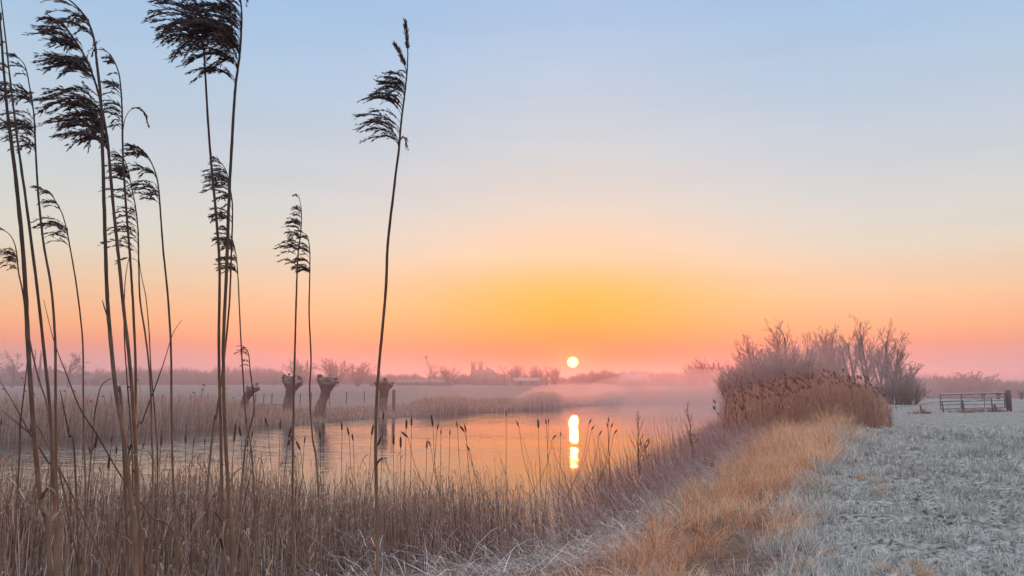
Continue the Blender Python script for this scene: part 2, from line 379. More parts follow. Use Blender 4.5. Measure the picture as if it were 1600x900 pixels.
# --- reddish reeds on the bank in the middle, leaning to the left
def mid_keep(x, y):
    inr = inside(x, y, RIVER); d = dist_line(x, y, NEAR)
    return (x < reed_r(y) + .7 * (vnoise(x, y, .9) - .5)) & (~inr | (d < .5)) & (x > -1.6)
x, y = scatter(34000, -1.6, 13, 8.2, 33, mid_keep, 1.0)
h = (.72 + .25 * rng.random(len(x)) ** 2 + .3 * (fbm(x, y, 1.6, 2) - .5)) * np.interp(y, [8, 10, 11, 14, 20, 26, 31, 40], [1.3, 1.45, 1.5, 1.38, 1.2, 1.2, 1.3, 1.3])
e = reed_r(y) - x
h *= np.clip(.55 + e * .4, .45, 1)
tall = rng.random(len(x)) < .03; h = np.where(tall, h * 1.35, h)
ln = .15 + .35 * rng.random(len(x)) + .25 * (e < .8)
P = stems(x, y, h, ln, pi + (rng.random(len(x)) - .5) * 1.3, .04)
mb = MB(); sc = np.clip(y / 12, .9, 2.2)[:, None]
add_tubes(mb, P, (.0026 + .002 * rng.random((len(x), 1))) * sc * np.array([1, .95, .8, .6, .25])[None], 3)
leaves(P[::3], 1, .25, .006, mb, .8)
tag(mb.build('bank_reed_bed', M_reedmid), 'reddish frosted reeds leaning left along the river bank', 'reeds', kind='stuff')

# --- thin taller stems standing in front of the water
def edge_pts(n, s0, s1, spread):
    L = resample(NEAR[2:10], 400); i = (rng.random(n) ** 1.0 * (s1 - s0) + s0) * 399; i = i.astype(int)
    return L[i, 0] + (rng.random(n) - .7) * spread, L[i, 1] + (rng.random(n) - .3) * spread
x, y = edge_pts(420, .0, .6, 1.4)
h = 1.0 + .85 * rng.random(len(x)) ** 2
P = stems(x, y, h, .05 + .35 * rng.random(len(x)) ** 2, pi + (rng.random(len(x)) - .5) * 2.5, .05, 6, z=np.full(len(x), -.72))
mb = MB(); add_tubes(mb, P, .0035 * np.array([1, .9, .8, .7, .5, .25])[None] * np.clip(y / 10, 1, 2)[:, None], 3, rng.random(len(x)) * .6)
leaves(P[::4], 1, .35, .005, mb, .7, -.2)
tag(mb.build('waterside_reeds', M_reed), 'sparse thin reeds sticking up before the bright water', 'reeds', kind='stuff')

# --- laid, frosted stems
def laid_keep(x, y):
    return (x > reed_r(y) - .9) & (x < gold_l(y) + .4) & ~inside(x, y, RIVER)
x, y = scatter(12000, -3, 9, 5.5, 24, laid_keep, 1.2)
N = len(x); a = np.where(rng.random(N) < .55, 2.55 + .5 * rng.standard_normal(N), rng.random(N) * 6.28)
l = .22 + .5 * rng.random(N) ** 1.5; lift = rng.random(N) ** 2 * .5
u = np.linspace(0, 1, 5)[None]; P = np.empty((N, 5, 3)); b = (rng.random((N, 1)) - .5) * .5
P[..., 0] = x[:, None] + l[:, None] * (np.cos(a)[:, None] * u - np.sin(a)[:, None] * b * u * u)
P[..., 1] = y[:, None] + l[:, None] * (np.sin(a)[:, None] * u + np.cos(a)[:, None] * b * u * u)
base = height(x, y) + .16 * fbm(x, y, .6, 3) ** 1.0 * rng.random(N)
P[..., 2] = base[:, None] + l[:, None] * (lift[:, None] * u + .25 * np.sin(u * pi) * rng.random((N, 1)))
mb = MB(); add_ribbons(mb, P, (.0024 + .0045 * rng.random((N, 1)) ** 2) * np.clip(y / 9, 1, 2)[:, None] * np.array([.8, 1, 1, .8, .3])[None], tint=rng.random(N) ** 1.3)
tag(mb.build('fallen_reed_litter', M_laid), 'white frosted reed stems lying flat and tangled on the bank', 'reed litter', kind='stuff')

# --- tussocks: golden strip, frosted tussocks
def tussocks(cx, cy, rad, nb, L, w, bias, arch=.9, K=5, tlo=0., thi=1.):
    n = len(cx); i = np.repeat(np.arange(n), nb); N = len(i)
    a = rng.random(N) * 6.28; r = rad[i] * np.sqrt(rng.random(N)) * .7
    x = cx[i] + np.cos(a) * r; y = cy[i] + np.sin(a) * r
    a2 = a + (rng.random(N) - .5) * 1.6; l = L[i] * (.45 + .75 * rng.random(N)); out = (.15 + .75 * rng.random(N)) * arch
    u = np.linspace(0, 1, K)[None]; P = np.empty((N, K, 3)); z = height(x, y)
    P[..., 0] = x[:, None] + l[:, None] * out[:, None] * np.cos(a2)[:, None] * u ** 1.5
    P[..., 1] = y[:, None] + l[:, None] * out[:, None] * np.sin(a2)[:, None] * u ** 1.5
    P[..., 2] = z[:, None] - .02 + l[:, None] * (u * 1.05 - (.25 + .7 * rng.random((N, 1))) * out[:, None] * u ** 2.4)
    cu = l * .10 * rng.standard_normal(N); P[..., 0] += cu[:, None] * np.sin(u * 5 + rng.random((N, 1)) * 6) * u; P[..., 1] += cu[:, None] * np.cos(u * 5 + rng.random((N, 1)) * 6) * u
    tc = bias[i] if np.ndim(bias) else bias
    add_ribbons(mb, P, w[i][:, None] * (np.array([1, 1, .85, .55, .12]) if K == 5 else np.linspace(1, .12, K))[None],
                np.stack([-np.sin(a2 + rng.standard_normal(N) * .5), np.cos(a2), np.zeros(N)], -1), np.clip(tlo + (thi - tlo) * rng.random(N) + tc, 0, 1))
def gold_keep(x, y):
    j = 1.8 * (fbm(x, y, 1.2, 3) - .5)
    return (x > gold_l(y) + j) & (x < gold_r(y) - .15 + j) & (np.abs(x - gold_l(y)) < 6) & (vnoise(x, y, .9) > .24) & (fbm(x + 9, y, 1.3, 2) < .70)
x, y = scatter(4200, .6, 17, 5.5, 33, gold_keep, 1.3)
mb = MB()
tussocks(x, y, .10 + .16 * rng.random(len(x)), 44, (.18 + .85 * fbm(x, y, 1.1, 2) ** 2 + .18 * rng.random(len(x))) * np.interp(y, [6, 9, 15, 22, 32], [1.25, 1.25, 1.3, 1.6, 1.8]), .0024 * np.clip(y / 9, 1, 2.6), (fbm(x, y, 1.5, 2) - .5) * 1.1, 1.45, 7)
tag(mb.build('golden_grass_strip', M_gold), 'strip of long golden dry grass between the bank and the frosted pasture', 'grass', kind='stuff')
def fr_keep(x, y):
    return (x > reed_r(y) - .4) & (x < gold_l(y) + .3)
x, y = scatter(1500, -3, 10, 5.5, 26, fr_keep, 1.1)
x2, y2 = scatter(1700, .5, 17, 5.5, 32, lambda x, y: (x > gold_r(y) - .7) & (x < gold_r(y) + .55 * (1 + y * .02)) & (rng.random(len(x)) < .8), 1.2)
x3, y3 = scatter(2600, .5, 14, 5.5, 30, lambda x, y: (x > gold_l(y)) & (x < gold_r(y)) & (fbm(x + 9, y, 1.3, 2) > .60), 1.2)
x = np.concatenate([x, x2, x3]); y = np.concatenate([y, y2, y3])
mb = MB()
tussocks(x, y, .1 + .12 * rng.random(len(x)), 34, .13 + .16 * rng.random(len(x)), .0022 * np.clip(y / 9, 1, 2.5), (fbm(x, y, .9, 2) - .55) * .9, .9)
tag(mb.build('frosted_tussocks', M_laid), 'frosted grass tussocks on the bank beside the fallen reeds', 'grass', kind='stuff')

x, y = scatter(420, -2, 10, 5.5, 26, lambda x, y: (x > reed_r(y) - .2) & (x < gold_l(y) + .3) & (fbm(x, y, 1.3, 2) > .52), 1.1)
mb = MB()
tussocks(x, y, .08 + .12 * rng.random(len(x)), 46, .16 + .22 * rng.random(len(x)), .0018 * np.clip(y / 9, 1, 3.0), (fbm(x, y, 1.5, 2) - .5) * .9, 1.35, 7)
tag(mb.build('golden_grass_tufts', M_gold), 'small golden tufts scattered among the fallen frosted reeds', 'grass', kind='stuff')
# longer white stems leaning out of the reeds over the litter
x, y = scatter(5200, -3.5, 8, 5.2, 24, lambda x, y: (np.abs(x - reed_r(y) - .35) < .95) & ~inside(x, y, RIVER), 1.2)
N = len(x); h = .35 + .6 * rng.random(N) ** 1.3
P = stems(x, y, h, .55 + .75 * rng.random(N), np.where(rng.random(N) < .7, 2.75 + .45 * rng.standard_normal(N), rng.random(N) * 6.28), .05)
mb = MB(); add_tubes(mb, P, (.0018 + .0016 * rng.random((N, 1))) * np.clip(y / 9, 1, 2)[:, None] * np.array([1, 1, .9, .7, .3])[None], 3, rng.random(N) ** .8)
leaves(P[::3], 1, .3, .004, mb, .9, .2)
tag(mb.build('leaning_frosted_stems', M_laid), 'long frosted stems leaning out of the reed edge over the bank', 'reeds', kind='stuff')

# --- pasture blades
def past_keep(x, y):
    cr = cells(x + .25 * vnoise(x, y, .5), y * .62, .30)
    for off in (0, .75, 1.9):
        rx = np.interp(y, [5, 7.8, 11.2, 15, 21.5, 30], [4.2, 4.9, 6.2, 8.1, 11.2, 15.2]) + off * (1 + .02 * y) + .12 * (vnoise(y, y * 0 + off, 1.3) - .5)
        cr = np.where(np.abs(x - rx) < .085, -.2, cr)
    return (x > gold_r(y) - .4 + .5 * (fbm(x, y, 1., 3) - .5)) & (x < y * .74 + .4) & (rng.random(len(x)) < .05 + sstep(.07, .34, cr) - .05 * (cr < 0)) & (fbm(x, y, .5, 3) > .40 + .16 * rng.random(len(x)))
x, y = scatter(640000, 1.5, 22, 5.8, 30, past_keep, 1.5)
N = len(x); print('pasture blades', N)
patch = fbm(x, y, 1.4, 3); l = (.030 + .050 * rng.random(N)) * (1 + 1.3 * sstep(.58, .75, patch)) * (1 + 1.2 * (1 - sstep(0, .7, x - gold_r(y)))) * np.clip(y / 12, 1, 1.8) * np.interp(y, [6, 9, 13], [1.6, 1.4, 1.0])
a = rng.random(N) * 6.28; out = .3 + .9 * rng.random(N); u = np.linspace(0, 1, 3)[None]; P = np.empty((N, 3, 3)); z = height(x, y); out = out * .9; l = l * (1 + .5 * sstep(.5, .7, fbm(x, y, .28, 2)))
P[..., 0] = x[:, None] + (l * out * np.cos(a))[:, None] * u; P[..., 1] = y[:, None] + (l * out * np.sin(a))[:, None] * u
P[..., 2] = z[:, None] - .004 + l[:, None] * (u * 1.2 - .55 * out[:, None] * u * u)
green = sstep(.42, .64, fbm(x + 40, y, 1.3, 3))
mb = MB(); add_ribbons(mb, P, (.0018 + .0014 * rng.random((N, 1))) * np.clip(y / 8, 1, 3)[:, None] * np.array([1, .9, .15])[None], np.stack([-np.sin(a), np.cos(a), np.zeros(N)], -1), np.clip(rng.random(N) * .75 + .25 - .45 * green * rng.random(N), 0, 1))
tag(mb.build('pasture_grass', M_blade), 'short frosted pasture grass with hoof cracks on the right', 'grass', kind='stuff')
# a few rank tufts in the pasture
pts = [at(1395, 862, 8.2), at(1450, 862, 8.3), at(1430, 870, 8.0), at(1370, 740, 15), at(1340, 742, 15.2), at(1380, 757, 13.8), at(1460, 890, 7.6), at(1270, 795, 11.5), at(1285, 850, 8.9), at(1262, 870, 8.3)]
mb = MB(); cx = np.array([p[0] for p in pts]); cy = np.array([p[1] for p in pts])
cx = np.repeat(cx, 3) + (rng.random(30) - .5) * .3; cy = np.repeat(cy, 3) + (rng.random(30) - .5) * .2
tussocks(cx, cy, np.full(30, .1), 60, np.full(30, .12), np.full(30, .0024), 0.1, 1.0)
tag(mb.build('rank_grass_tufts', M_gold), 'straw coloured grass tufts standing out of the frosted pasture', 'grass', kind='stuff')

# --- big reed bed right of the river, 30 m away, with dark seed heads
def bed_keep(x, y):
    return (x < np.interp(y, [26, 30, 32, 36, 44], [9.5, 15.4, 16.2, 17.2, 19]) + .4 * (vnoise(x, y, .8) - .5)) & ~inside(x, y, RIVER) & (y > np.interp(x, [7, 9, 12, 15, 17], [27, 28, 29.6, 30.6, 32]))
x, y = scatter(23000, 7.5, 19, 27, 45, bed_keep, 1.4)
k = rng.random(len(x)) < np.interp(x - .25 * (y - 28), [7.5, 8.5, 10.5], [.12, .35, 1]); x = x[k]; y = y[k]
e = np.interp(y, [26, 30, 32, 36, 44], [9.5, 15.4, 16.2, 17.2, 19]) - x
h = (1.68 + .5 * rng.random(len(x)) ** 1.7 + .7 * (fbm(x, y, 2., 2) - .5)) * np.clip(.6 + e * .4, .6, 1) * np.interp(x, [7.5, 10, 12], [.9, .97, 1]) * (1 + .16 * (rng.random(len(x)) < .06))
P = stems(x, y, h, .05 + .12 * rng.random(len(x)), pi * .9 + rng.random(len(x)) * 1.5, .07)
mb = MB(); add_tubes(mb, P, .0075 * np.array([1, .9, .8, .7, .3])[None], 3, rng.random(len(x)) * .9)
leaves(P[::2], 1, .35, .011, mb, .9)
M_bed = plant_mat('tall_dry_reed', [(0, (.46, .27, .20)), (.5, (.72, .48, .37)), (1, (.88, .70, .53))], .6)
bed = tag(mb.build('tall_reed_bed', M_bed), 'tall dry reed bed with dark seed heads before the bare trees', 'reeds', kind='stuff')
k = (rng.random(len(x)) < .055); Q = P[k][:, -1]; n = len(Q)
mb = MB()
for s in range(5):
    a = pi + (rng.random(n) - .5) * 2; l = .10 + .1 * rng.random(n)
    q = Q + np.stack([rng.standard_normal(n) * .02, rng.standard_normal(n) * .02, -.05 * rng.random(n)], -1)
    d = np.stack([np.cos(a) * l * .5, np.sin(a) * l * .3, l], -1)
    add_tubes(mb, np.stack([q, q + d * .5, q + d + [0, 0, -.02]], 1), np.array([.006, .022, .005])[None], 3, rng.random(n))
o = mb.build('seed_heads', plant_mat('russet_seed_head', [(0, (.09, .04, .03)), (1, (.22, .11, .08))], .3), bed); o['kind'] = 'stuff'

# --- far bank vegetation
def along(L, n, s0, s1, d0, d1):
    R = resample(L, 800); t = np.gradient(R, axis=0); nn = nrm(np.stack([-t[:, 1], t[:, 0]], -1))
    i = ((s0 + (s1 - s0) * rng.random(n)) * 799).astype(int); d = d0 + (d1 - d0) * rng.random(n) ** 1.3
    return R[i, 0] + nn[i, 0] * d, R[i, 1] + nn[i, 1] * d
x, y = along(FAR[1:], 46000, 0, 1, -.3, 6.5)
px = 800 + F * x / np.maximum(y, 1)
hh = np.interp(px, [-900, 0, 330, 400, 470, 640, 665, 715, 745, 815, 838, 868, 882, 925, 950, 1000, 1100], [1.9, 1.7, 1.5, 1.0, .45, .4, .95, 1.0, .6, .6, 1.1, 1.05, .42, .42, .8, .8, 1.6])
d = dist_line(x, y, FAR)
h = hh * (.7 + .35 * rng.random(len(x)) + .35 * (fbm(x, y, 2.5, 2) - .5))
k = (d < 4.5) | (rng.random(len(x)) < .5); x, y, h, px = x[k], y[k], h[k], px[k]
P = stems(x, y, h, .05 + .2 * rng.random(len(x)), rng.random(len(x)) * 6.28, .1, 4)
mb = MB(); add_ribbons(mb, P, .012 * np.clip(y / 40, .8, 2)[:, None] * np.array([1, .95, .7, .2])[None], np.tile(np.array([[1., 0, 0]]), (len(x), 1)), rng.random(len(x)) * .85)
fb = tag(mb.build('far_bank_reeds', M_reed), 'belt of brown reeds along the far river bank', 'reeds', kind='stuff')
k = (rng.random(len(x)) < .007) & (h > 1.1); Q = P[k][:, -1]; n = len(Q); up = .35 + .3 * rng.random(n)
T = Q + np.stack([rng.standard_normal(n) * .1, rng.standard_normal(n) * .1, up], -1)
mb = MB(); add_tubes(mb, np.stack([Q - [0, 0, .3], (Q + T) / 2, T], 1), np.array([.01, .01, .008])[None], 3)
D = np.stack([-.12 * np.ones(n), .0 * T[:, 0], .05 * np.ones(n)], -1)
add_tubes(mb, np.stack([T, T + D * .6 + [0, 0, .05], T + D * 1.3 - [0, 0, .03]], 1), np.array([.02, .04, .01])[None], 3)
o = mb.build('seed_heads', M_plume, fb); o['kind'] = 'stuff'

# ------------------------------------------------------------------ tall single reeds in the foreground
def smooth_path(P, n):
    P = np.asarray(P, float); m = len(P); out = []
    for i in range(m - 1):
        p0 = P[max(i - 1, 0)]; p1 = P[i]; p2 = P[i + 1]; p3 = P[min(i + 2, m - 1)]
        for t in np.linspace(0, 1, n, endpoint=False):
            out.append(.5 * ((2 * p1) + (-p0 + p2) * t + (2 * p0 - 5 * p1 + 4 * p2 - p3) * t * t + (-p0 + 3 * p1 - 3 * p2 + p3) * t ** 3))
    out.append(P[-1]); return np.array(out)
def plume_mesh(R, L, nb, dens=1.0, stiff=0., fork=None):
    """R: rachis points tip->base (m); L: longest branch (m). Branches sweep left and droop."""
    mb = MB(); m = len(R); seg = np.concatenate([[0], np.cumsum(np.linalg.norm(np.diff(R, axis=0), axis=1))]); tot = seg[-1]
    tan_ = -nrm(np.gradient(R, axis=0))
    sp_s = []; sp_d = []
    nb = int(nb * 1.25)
    whorls = np.sort(rng.random(max(4, nb // 5)))
    for b in range(nb):
        s = float(np.clip(whorls[rng.integers(len(whorls))] + rng.normal() * .015, 0.0, 1)) if rng.random() < .75 else rng.random()
        k = min(int(np.searchsorted(seg, s * tot)), m - 1)
        p = R[k]; tg = tan_[k]
        l = L * np.interp(s, [0, .15, .45, .8, 1], [.22, .45, .85, 1., .8]) * (.75 + .5 * rng.random())
        yaw = rng.normal() * .45
        left = np.array([-cos(yaw), sin(yaw), 0])
        a0 = 1.15 + .35 * rng.random(); dr = .75 + .75 * rng.random()
        n = 12; u = np.linspace(0, 1, n)[:, None]
        # heading starts along the stem and turns over to the left
        ang = a0 - (a0 + .15 + dr * .35 * (.4 + s)) * u ** (.75) * (1 - stiff)
        stepv = np.cos(ang) * left + np.sin(ang) * (np.array([0, 0, 1.]) * .6 + tg * .4)
        Bp = p + np.concatenate([[np.zeros(3)], np.cumsum(stepv[:-1] * l / (n - 1), axis=0)])
        Bp += np.cumsum(rng.normal(size=(n, 3)) * l * .006, axis=0)
        add_tubes(mb, Bp, np.linspace(.0007, .0003, n) * 1.0, 3, .2)
        nsub = max(4, int(11 * dens * l / .08)); 
        for q in range(nsub):
            u0 = .2 + .8 * rng.random(); kk = min(int(u0 * (n - 1)), n - 2); s0 = Bp[kk]; dd = nrm(Bp[kk + 1] - Bp[kk])
            ll = l * (.16 + .22 * rng.random()) * (1.1 - .5 * u0)
            off = rng.normal(size=3) * .15 + np.array([-.03, 0, -.05])
            d2 = nrm(dd + off); e = s0 + d2 * ll; 
            mid = s0 + (dd + d2) * .25 * ll
            cnt = max(4, int(ll / .0036))
            t = rng.random(cnt)[:, None]
            sp_s.append(s0 * (1 - t) ** 2 + 2 * mid * t * (1 - t) + e * t ** 2 + rng.normal(size=(cnt, 3)) * .0007); sp_d.append(np.repeat(d2[None], cnt, 0))
        cnt = int(l / .004); t = (.18 + .82 * rng.random(cnt)) * (n - 1.001); kk = t.astype(int); fr = (t - kk)[:, None]
        sp_s.append(Bp[kk] * (1 - fr) + Bp[kk + 1] * fr); sp_d.append(nrm(Bp[kk + 1] - Bp[kk]))
    S = np.concatenate(sp_s); D = np.concatenate(sp_d); n = len(S)
    D = nrm(D + rng.normal(size=(n, 3)) * .13 + np.array([0, 0, -.04])); ln = (.006 + .005 * rng.random((n, 1)))
    P = np.stack([S, S + D * ln * .45, S + D * ln], 1)
    add_tubes(mb, P, np.array([.0003, .00085, .0002])[None] * (.8 + .5 * rng.random((n, 1))), 3)
    return mb
def tall_reed(pts, Y, w, label, plume=None, lean_y=0.0, leaf=None, base_x=None):
    """pts: pixel polyline top -> bottom of the stem; w px width near the bottom; plume=(number of points that form the rachis, branch px, count)"""
    y_bot = pts[-1][1]
    if base_x is None:
        sl = (pts[-1][0] - pts[-2][0]) / max(1, (pts[-1][1] - pts[-2][1])); sl = max(-.25, min(.25, sl)); base_x = pts[-1][0] + sl * 120
    W = [at(px, py, Y + lean_y * (1 - i / len(pts))) for i, (px, py) in enumerate(pts)]
    last = W[-1]; gz = float(height(np.array([last[0]]), np.array([last[1]]))[0])
    prev = W[-2]; sl = (last - prev) / max(1e-6, prev[2] - last[2])
    drop = last[2] - gz
    bend = np.array([sl[0], sl[1], 0]) * drop * .35; 
    W.append(last + np.array([bend[0] * .6, bend[1] * .6, -drop * .5])); W.append(last + np.array([bend[0], bend[1], -drop - .02]))
    S = smooth_path(W, 7)
    root = S[-1].copy(); root[2] = gz
    e = empty('tall_reed', root, label, 'reed', 'tall reeds standing close to the camera')
    r1 = w * .455 * Y / F
    n = len(S); u = np.linspace(0, 1, n)
    R = r1 * np.interp(u, [0, .12, .4, 1], [.22, .42, .75, 1.08])
    # nodes: slight swellings
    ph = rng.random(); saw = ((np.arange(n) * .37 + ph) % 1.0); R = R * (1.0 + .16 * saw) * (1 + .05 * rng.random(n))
    S2 = S + np.stack([rng.normal(size=n), rng.normal(size=n), np.zeros(n)], -1) * r1 * .04
    mb = MB(); add_tubes(mb, S2, R, 8, np.clip((.1 + .85 * np.clip(u * 1.15, 0, 1) ** 1.1) + .16 * (saw - .5) + .1 * (rng.random(n) - .5), 0, 1)[None]); mb.build('stem', M_stem, e, True, origin=root)  # tint darkens toward the top: backlit silhouette put into the stem colour
    if w >= 3.5:      # dry leaf sheaths and torn blades on the lower part
        mb = MB(); cnt = int(2 + w * .7)
        for q in range(cnt):
            i = int(n * (.74 + .22 * rng.random())); i = min(i, n - 3); a = rng.random() * 6.28; l = .05 + .16 * rng.random()
            dv = np.array([cos(a), sin(a), 0]); uu = np.linspace(0, 1, 6)[:, None]
            Q = S2[i] + dv * R[i] * .6 + dv * l * (.35 + .4 * rng.random()) * uu + np.array([0, 0, 1]) * l * (uu * .9 - (.7 + .9 * rng.random()) * uu ** 2) + rng.normal(size=(6, 3)) * .002 * uu
            add_ribbons(mb, Q[None], (r1 * .75 * np.array([1, .95, .85, .65, .4, .08]))[None], np.array([[-sin(a), cos(a), .2]]), [.6 + .4 * rng.random()])
        mb.build('dry_leaves', M_stem, e, origin=root)
    if plume:
        m, bl, cnt = plume[:3]
        Rr = S[: (m - 1) * 7 + 1]
        pm = plume_mesh(Rr, bl * Y / F, cnt, *(plume[3:]))
        pm.build('plume', M_plume, e, False, origin=root)
    if leaf:
        A = [at(px, py, Y) for px, py in leaf]; A = smooth_path(A, 4)[None]
        k = A.shape[1]; mb = MB(); wd = .5 * leaf_w * Y / F * np.sin(np.linspace(.25, pi * .97, k))
        add_ribbons(mb, A, wd[None], np.array([[.25, .6, .75]]), [.4]); mb.build('leaf', M_stem, e, origin=root)
    return e
leaf_w = 6
TR = [
 ([(-8, -40), (0, 30), (5, 100), (11, 170), (18, 225), (28, 310), (38, 420), (44, 540), (52, 660), (63, 780), (78, 900)], 1.45, 8, 'thickest dark reed at the left frame edge, running out of the top', (5, 50, 14)),
 ([(-6, -60), (4, 20), (12, 90), (20, 160), (28, 225), (40, 310), (58, 450), (70, 560), (79, 650), (84, 760), (86, 900)], 1.7, 5.5, 'slender reed just right of the thickest one at the left edge', (4, 34, 10)),
 ([(25, 88), (39, 103), (47, 140), (53, 180), (56, 240), (60, 305), (68, 380), (80, 450), (86, 530), (87, 640), (88, 760), (90, 900)], 1.9, 4.5, 'reed with a dense dark plume at the left edge under an arched tip', (5, 60, 34)),
 ([(57, 293), (78, 303), (93, 325), (102, 350), (110, 390), (120, 450), (129, 530), (130, 600), (131, 690), (133, 800)], 2.7, 3.0, 'low thin reed whose plume ends in a hooked tip above the far farmhouses', (5, 44, 26)),
 ([(-14, 356), (8, 361), (20, 374), (26, 395), (29, 425), (36, 460), (46, 530), (60, 590), (74, 640), (80, 740)], 2.6, 3.0, 'lowest plumed reed cut by the left frame edge', (5, 30, 22)),
 ([(70, -14), (108, 0), (134, 28), (147, 62), (152, 105), (157, 150), (160, 225), (163, 330), (167, 450), (171, 510), (181, 610), (193, 680), (204, 780), (212, 900)], 1.45, 7, 'thick reed with airy plume touching the top edge, left group', (6, 90, 13, .7)),
 ([(84, 28), (106, 48), (127, 78), (143, 112), (156, 155), (166, 205), (170, 240), (175, 300), (184, 390), (192, 470), (204, 580), (211, 680), (216, 800), (220, 900)], 1.5, 6, 'reed with the biggest shaggiest plume of the left group', (7, 100, 62, 1.1)),
 ([(157, 74), (174, 88), (185, 112), (189, 140), (191, 180), (192, 240), (196, 310), (203, 400), (208, 480), (212, 580), (211, 690), (213, 800), (214, 900)], 1.8, 4.5, 'reed with narrow plume and one side branch curling right', (6, 38, 24)),
 ([(176, 232), (197, 255), (205, 290), (212, 325), (216, 365), (217, 420), (219, 470), (228, 530), (235, 600), (237, 680), (238, 780)], 2.2, 3.2, 'thin reed with dark bushy plume half way up the left group', (6, 52, 44)),
 ([(205, 228), (226, 239), (240, 262), (247, 288), (250, 322), (255, 390), (262, 460), (267, 540), (268, 630), (270, 740), (276, 880)], 2.0, 3.8, 'reed at the right of the left group, its plume arching left', (5, 50, 30)),
 ([(206, 385), (199, 415), (195, 450), (194, 520), (199, 600), (205, 680), (207, 800)], 2.3, 2.6, 'thin reed without a plume among the left group', None),
 ([(214, 372), (220, 425), (228, 465), (233, 520), (236, 580), (243, 660), (246, 760)], 2.6, 2.4, 'very thin bare reed leaning left behind the left group', None),
 ([(160, 469), (163, 480), (169, 500), (172, 530), (181, 612), (192, 680)], 1.47, 4.5, 'short snapped reed stub against the thick stem of the left group', None),
 ([(284, 500), (270, 522), (258, 560), (247, 592), (236, 622), (222, 660), (205, 710)], 2.2, 2.4, 'thin reed leaning right with a frayed tip', None),
 ([(68, 468), (85, 535), (104, 585), (126, 640), (152, 680), (190, 745), (235, 805), (290, 880)], 1.9, 3.0, 'long thin stalk sloping down to the right across the left group', None),
 ([(0, 595), (24, 635), (46, 676), (75, 722), (100, 770)], 2.0, 3.0, 'slanting broken stalk in the lower left, the upper of two', None),
 ([(2, 641), (24, 658), (45, 676), (80, 706)], 2.1, 2.6, 'slanting broken stalk in the lower left, the lower of two', None),
 ([(46, 525), (41, 580), (36, 625), (31, 670), (29, 740)], 2.1, 3.0, 'reed leaning right below the thickest stem at the left edge', None),
 ([(94, 609), (100, 640), (108, 680), (118, 740)], 2.0, 3.5, 'short cut reed stump left of the left group', None),
 ([(178, 591), (168, 594), (158, 604), (152, 625), (147, 655), (143, 700)], 2.6, 2.4, 'thin reed bent over in an arc at the left group', None),
 ([(284, -34), (300, -12), (310, 15), (315, 45), (319, 85), (325, 190), (331, 265), (338, 340), (343, 420), (342, 550), (345, 680), (347, 800), (348, 900)], 1.6, 5, 'left stem of the pair at the top, its plume cut by the frame', (5, 92, 36, 1.0)),
 ([(340, -52), (368, -28), (377, 10), (377, 50), (374, 90), (368, 135), (363, 210), (358, 310), (354, 420), (349, 550), (352, 675), (357, 770), (362, 900)], 1.6, 6, 'right stem of the pair at the top with a huge dark plume', (6, 104, 64, 1.1)),
 ([(334, 244), (351, 262), (359, 290), (363, 318), (363, 350), (361, 410), (358, 480), (349, 570), (338, 650), (330, 700)], 2.1, 3.4, 'reed with mid height plume hanging between the tall pair', (5, 46, 34)),
 ([(350, 352), (363, 374), (369, 400), (372, 435), (374, 480), (378, 560), (385, 660), (396, 750)], 2.5, 2.6, 'lower thin reed whose plume overlaps the tall pair', (4, 38, 38)),
 ([(368, 541), (380, 541), (388, 552), (391, 580), (394, 602), (397, 640), (388, 680), (380, 730)], 2.5, 2.6, 'small thin reed with a wispy plume left of the leaning pollard', (4, 18, 5, .5)),
 ([(467, 306), (471, 330), (470, 362), (466, 395), (464, 430), (462, 500), (460, 580), (458, 680), (457, 780), (459, 900)], 2.7, 3.6, 'left reed of the small pair in front of the pollards', (5, 34, 34)),
 ([(468, 362), (480, 369), (484, 392), (484, 428), (483, 490), (486, 560), (484, 610), (488, 680), (497, 760)], 2.9, 3.0, 'right reed of the small pair with the lower plume', (4, 32, 34)),
]
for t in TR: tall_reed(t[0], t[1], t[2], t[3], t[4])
# the lone reed: plume, tight upper tufts and one leaf
lone = [(634, 38), (637, 75), (636, 112), (632, 150), (627, 190), (623, 235), (615, 300), (606, 380), (603, 450), (597, 520), (590, 600), (587, 680), (588, 770), (590, 900)]
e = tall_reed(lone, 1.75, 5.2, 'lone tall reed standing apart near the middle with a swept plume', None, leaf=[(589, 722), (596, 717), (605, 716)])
e.name = 'tall_reed.lone'; e.name = 'tall_reed.100'
base = np.array(e.location)
S = smooth_path([at(px, py, 1.75) for px, py in lone[:6]], 7)
plume_mesh(S[14:], 76 * 1.75 / F, 34).build('plume', M_plume, e, origin=base)
S2 = smooth_path([at(*p, 1.75) for p in [(619, 72), (627, 86), (634, 108), (635, 118)]], 6)
mbt = MB()
for A, lo, hi, wd in ((S[:9], 0, 8, .008), (S2[:12], 0, 11, .009)):
    n = 130; k = rng.integers(lo, hi, n); s = A[k] + rng.normal(size=(n, 3)) * .0018
    tg = nrm(A[k] - A[k + 1]); d = nrm(tg + rng.normal(size=(n, 3)) * .25 + np.array([-.12, 0, 0])); l = (.008 + .009 * rng.random((n, 1)))
    add_tubes(mbt, np.stack([s, s + d * l * .5, s + d * l], 1), np.array([.0005, .0012, .0002])[None], 3)
add_tubes(mbt, S2, np.linspace(.0008, .0012, len(S2)), 4, .3)
mbt.build('tip_tuft', M_plume, e, origin=base)
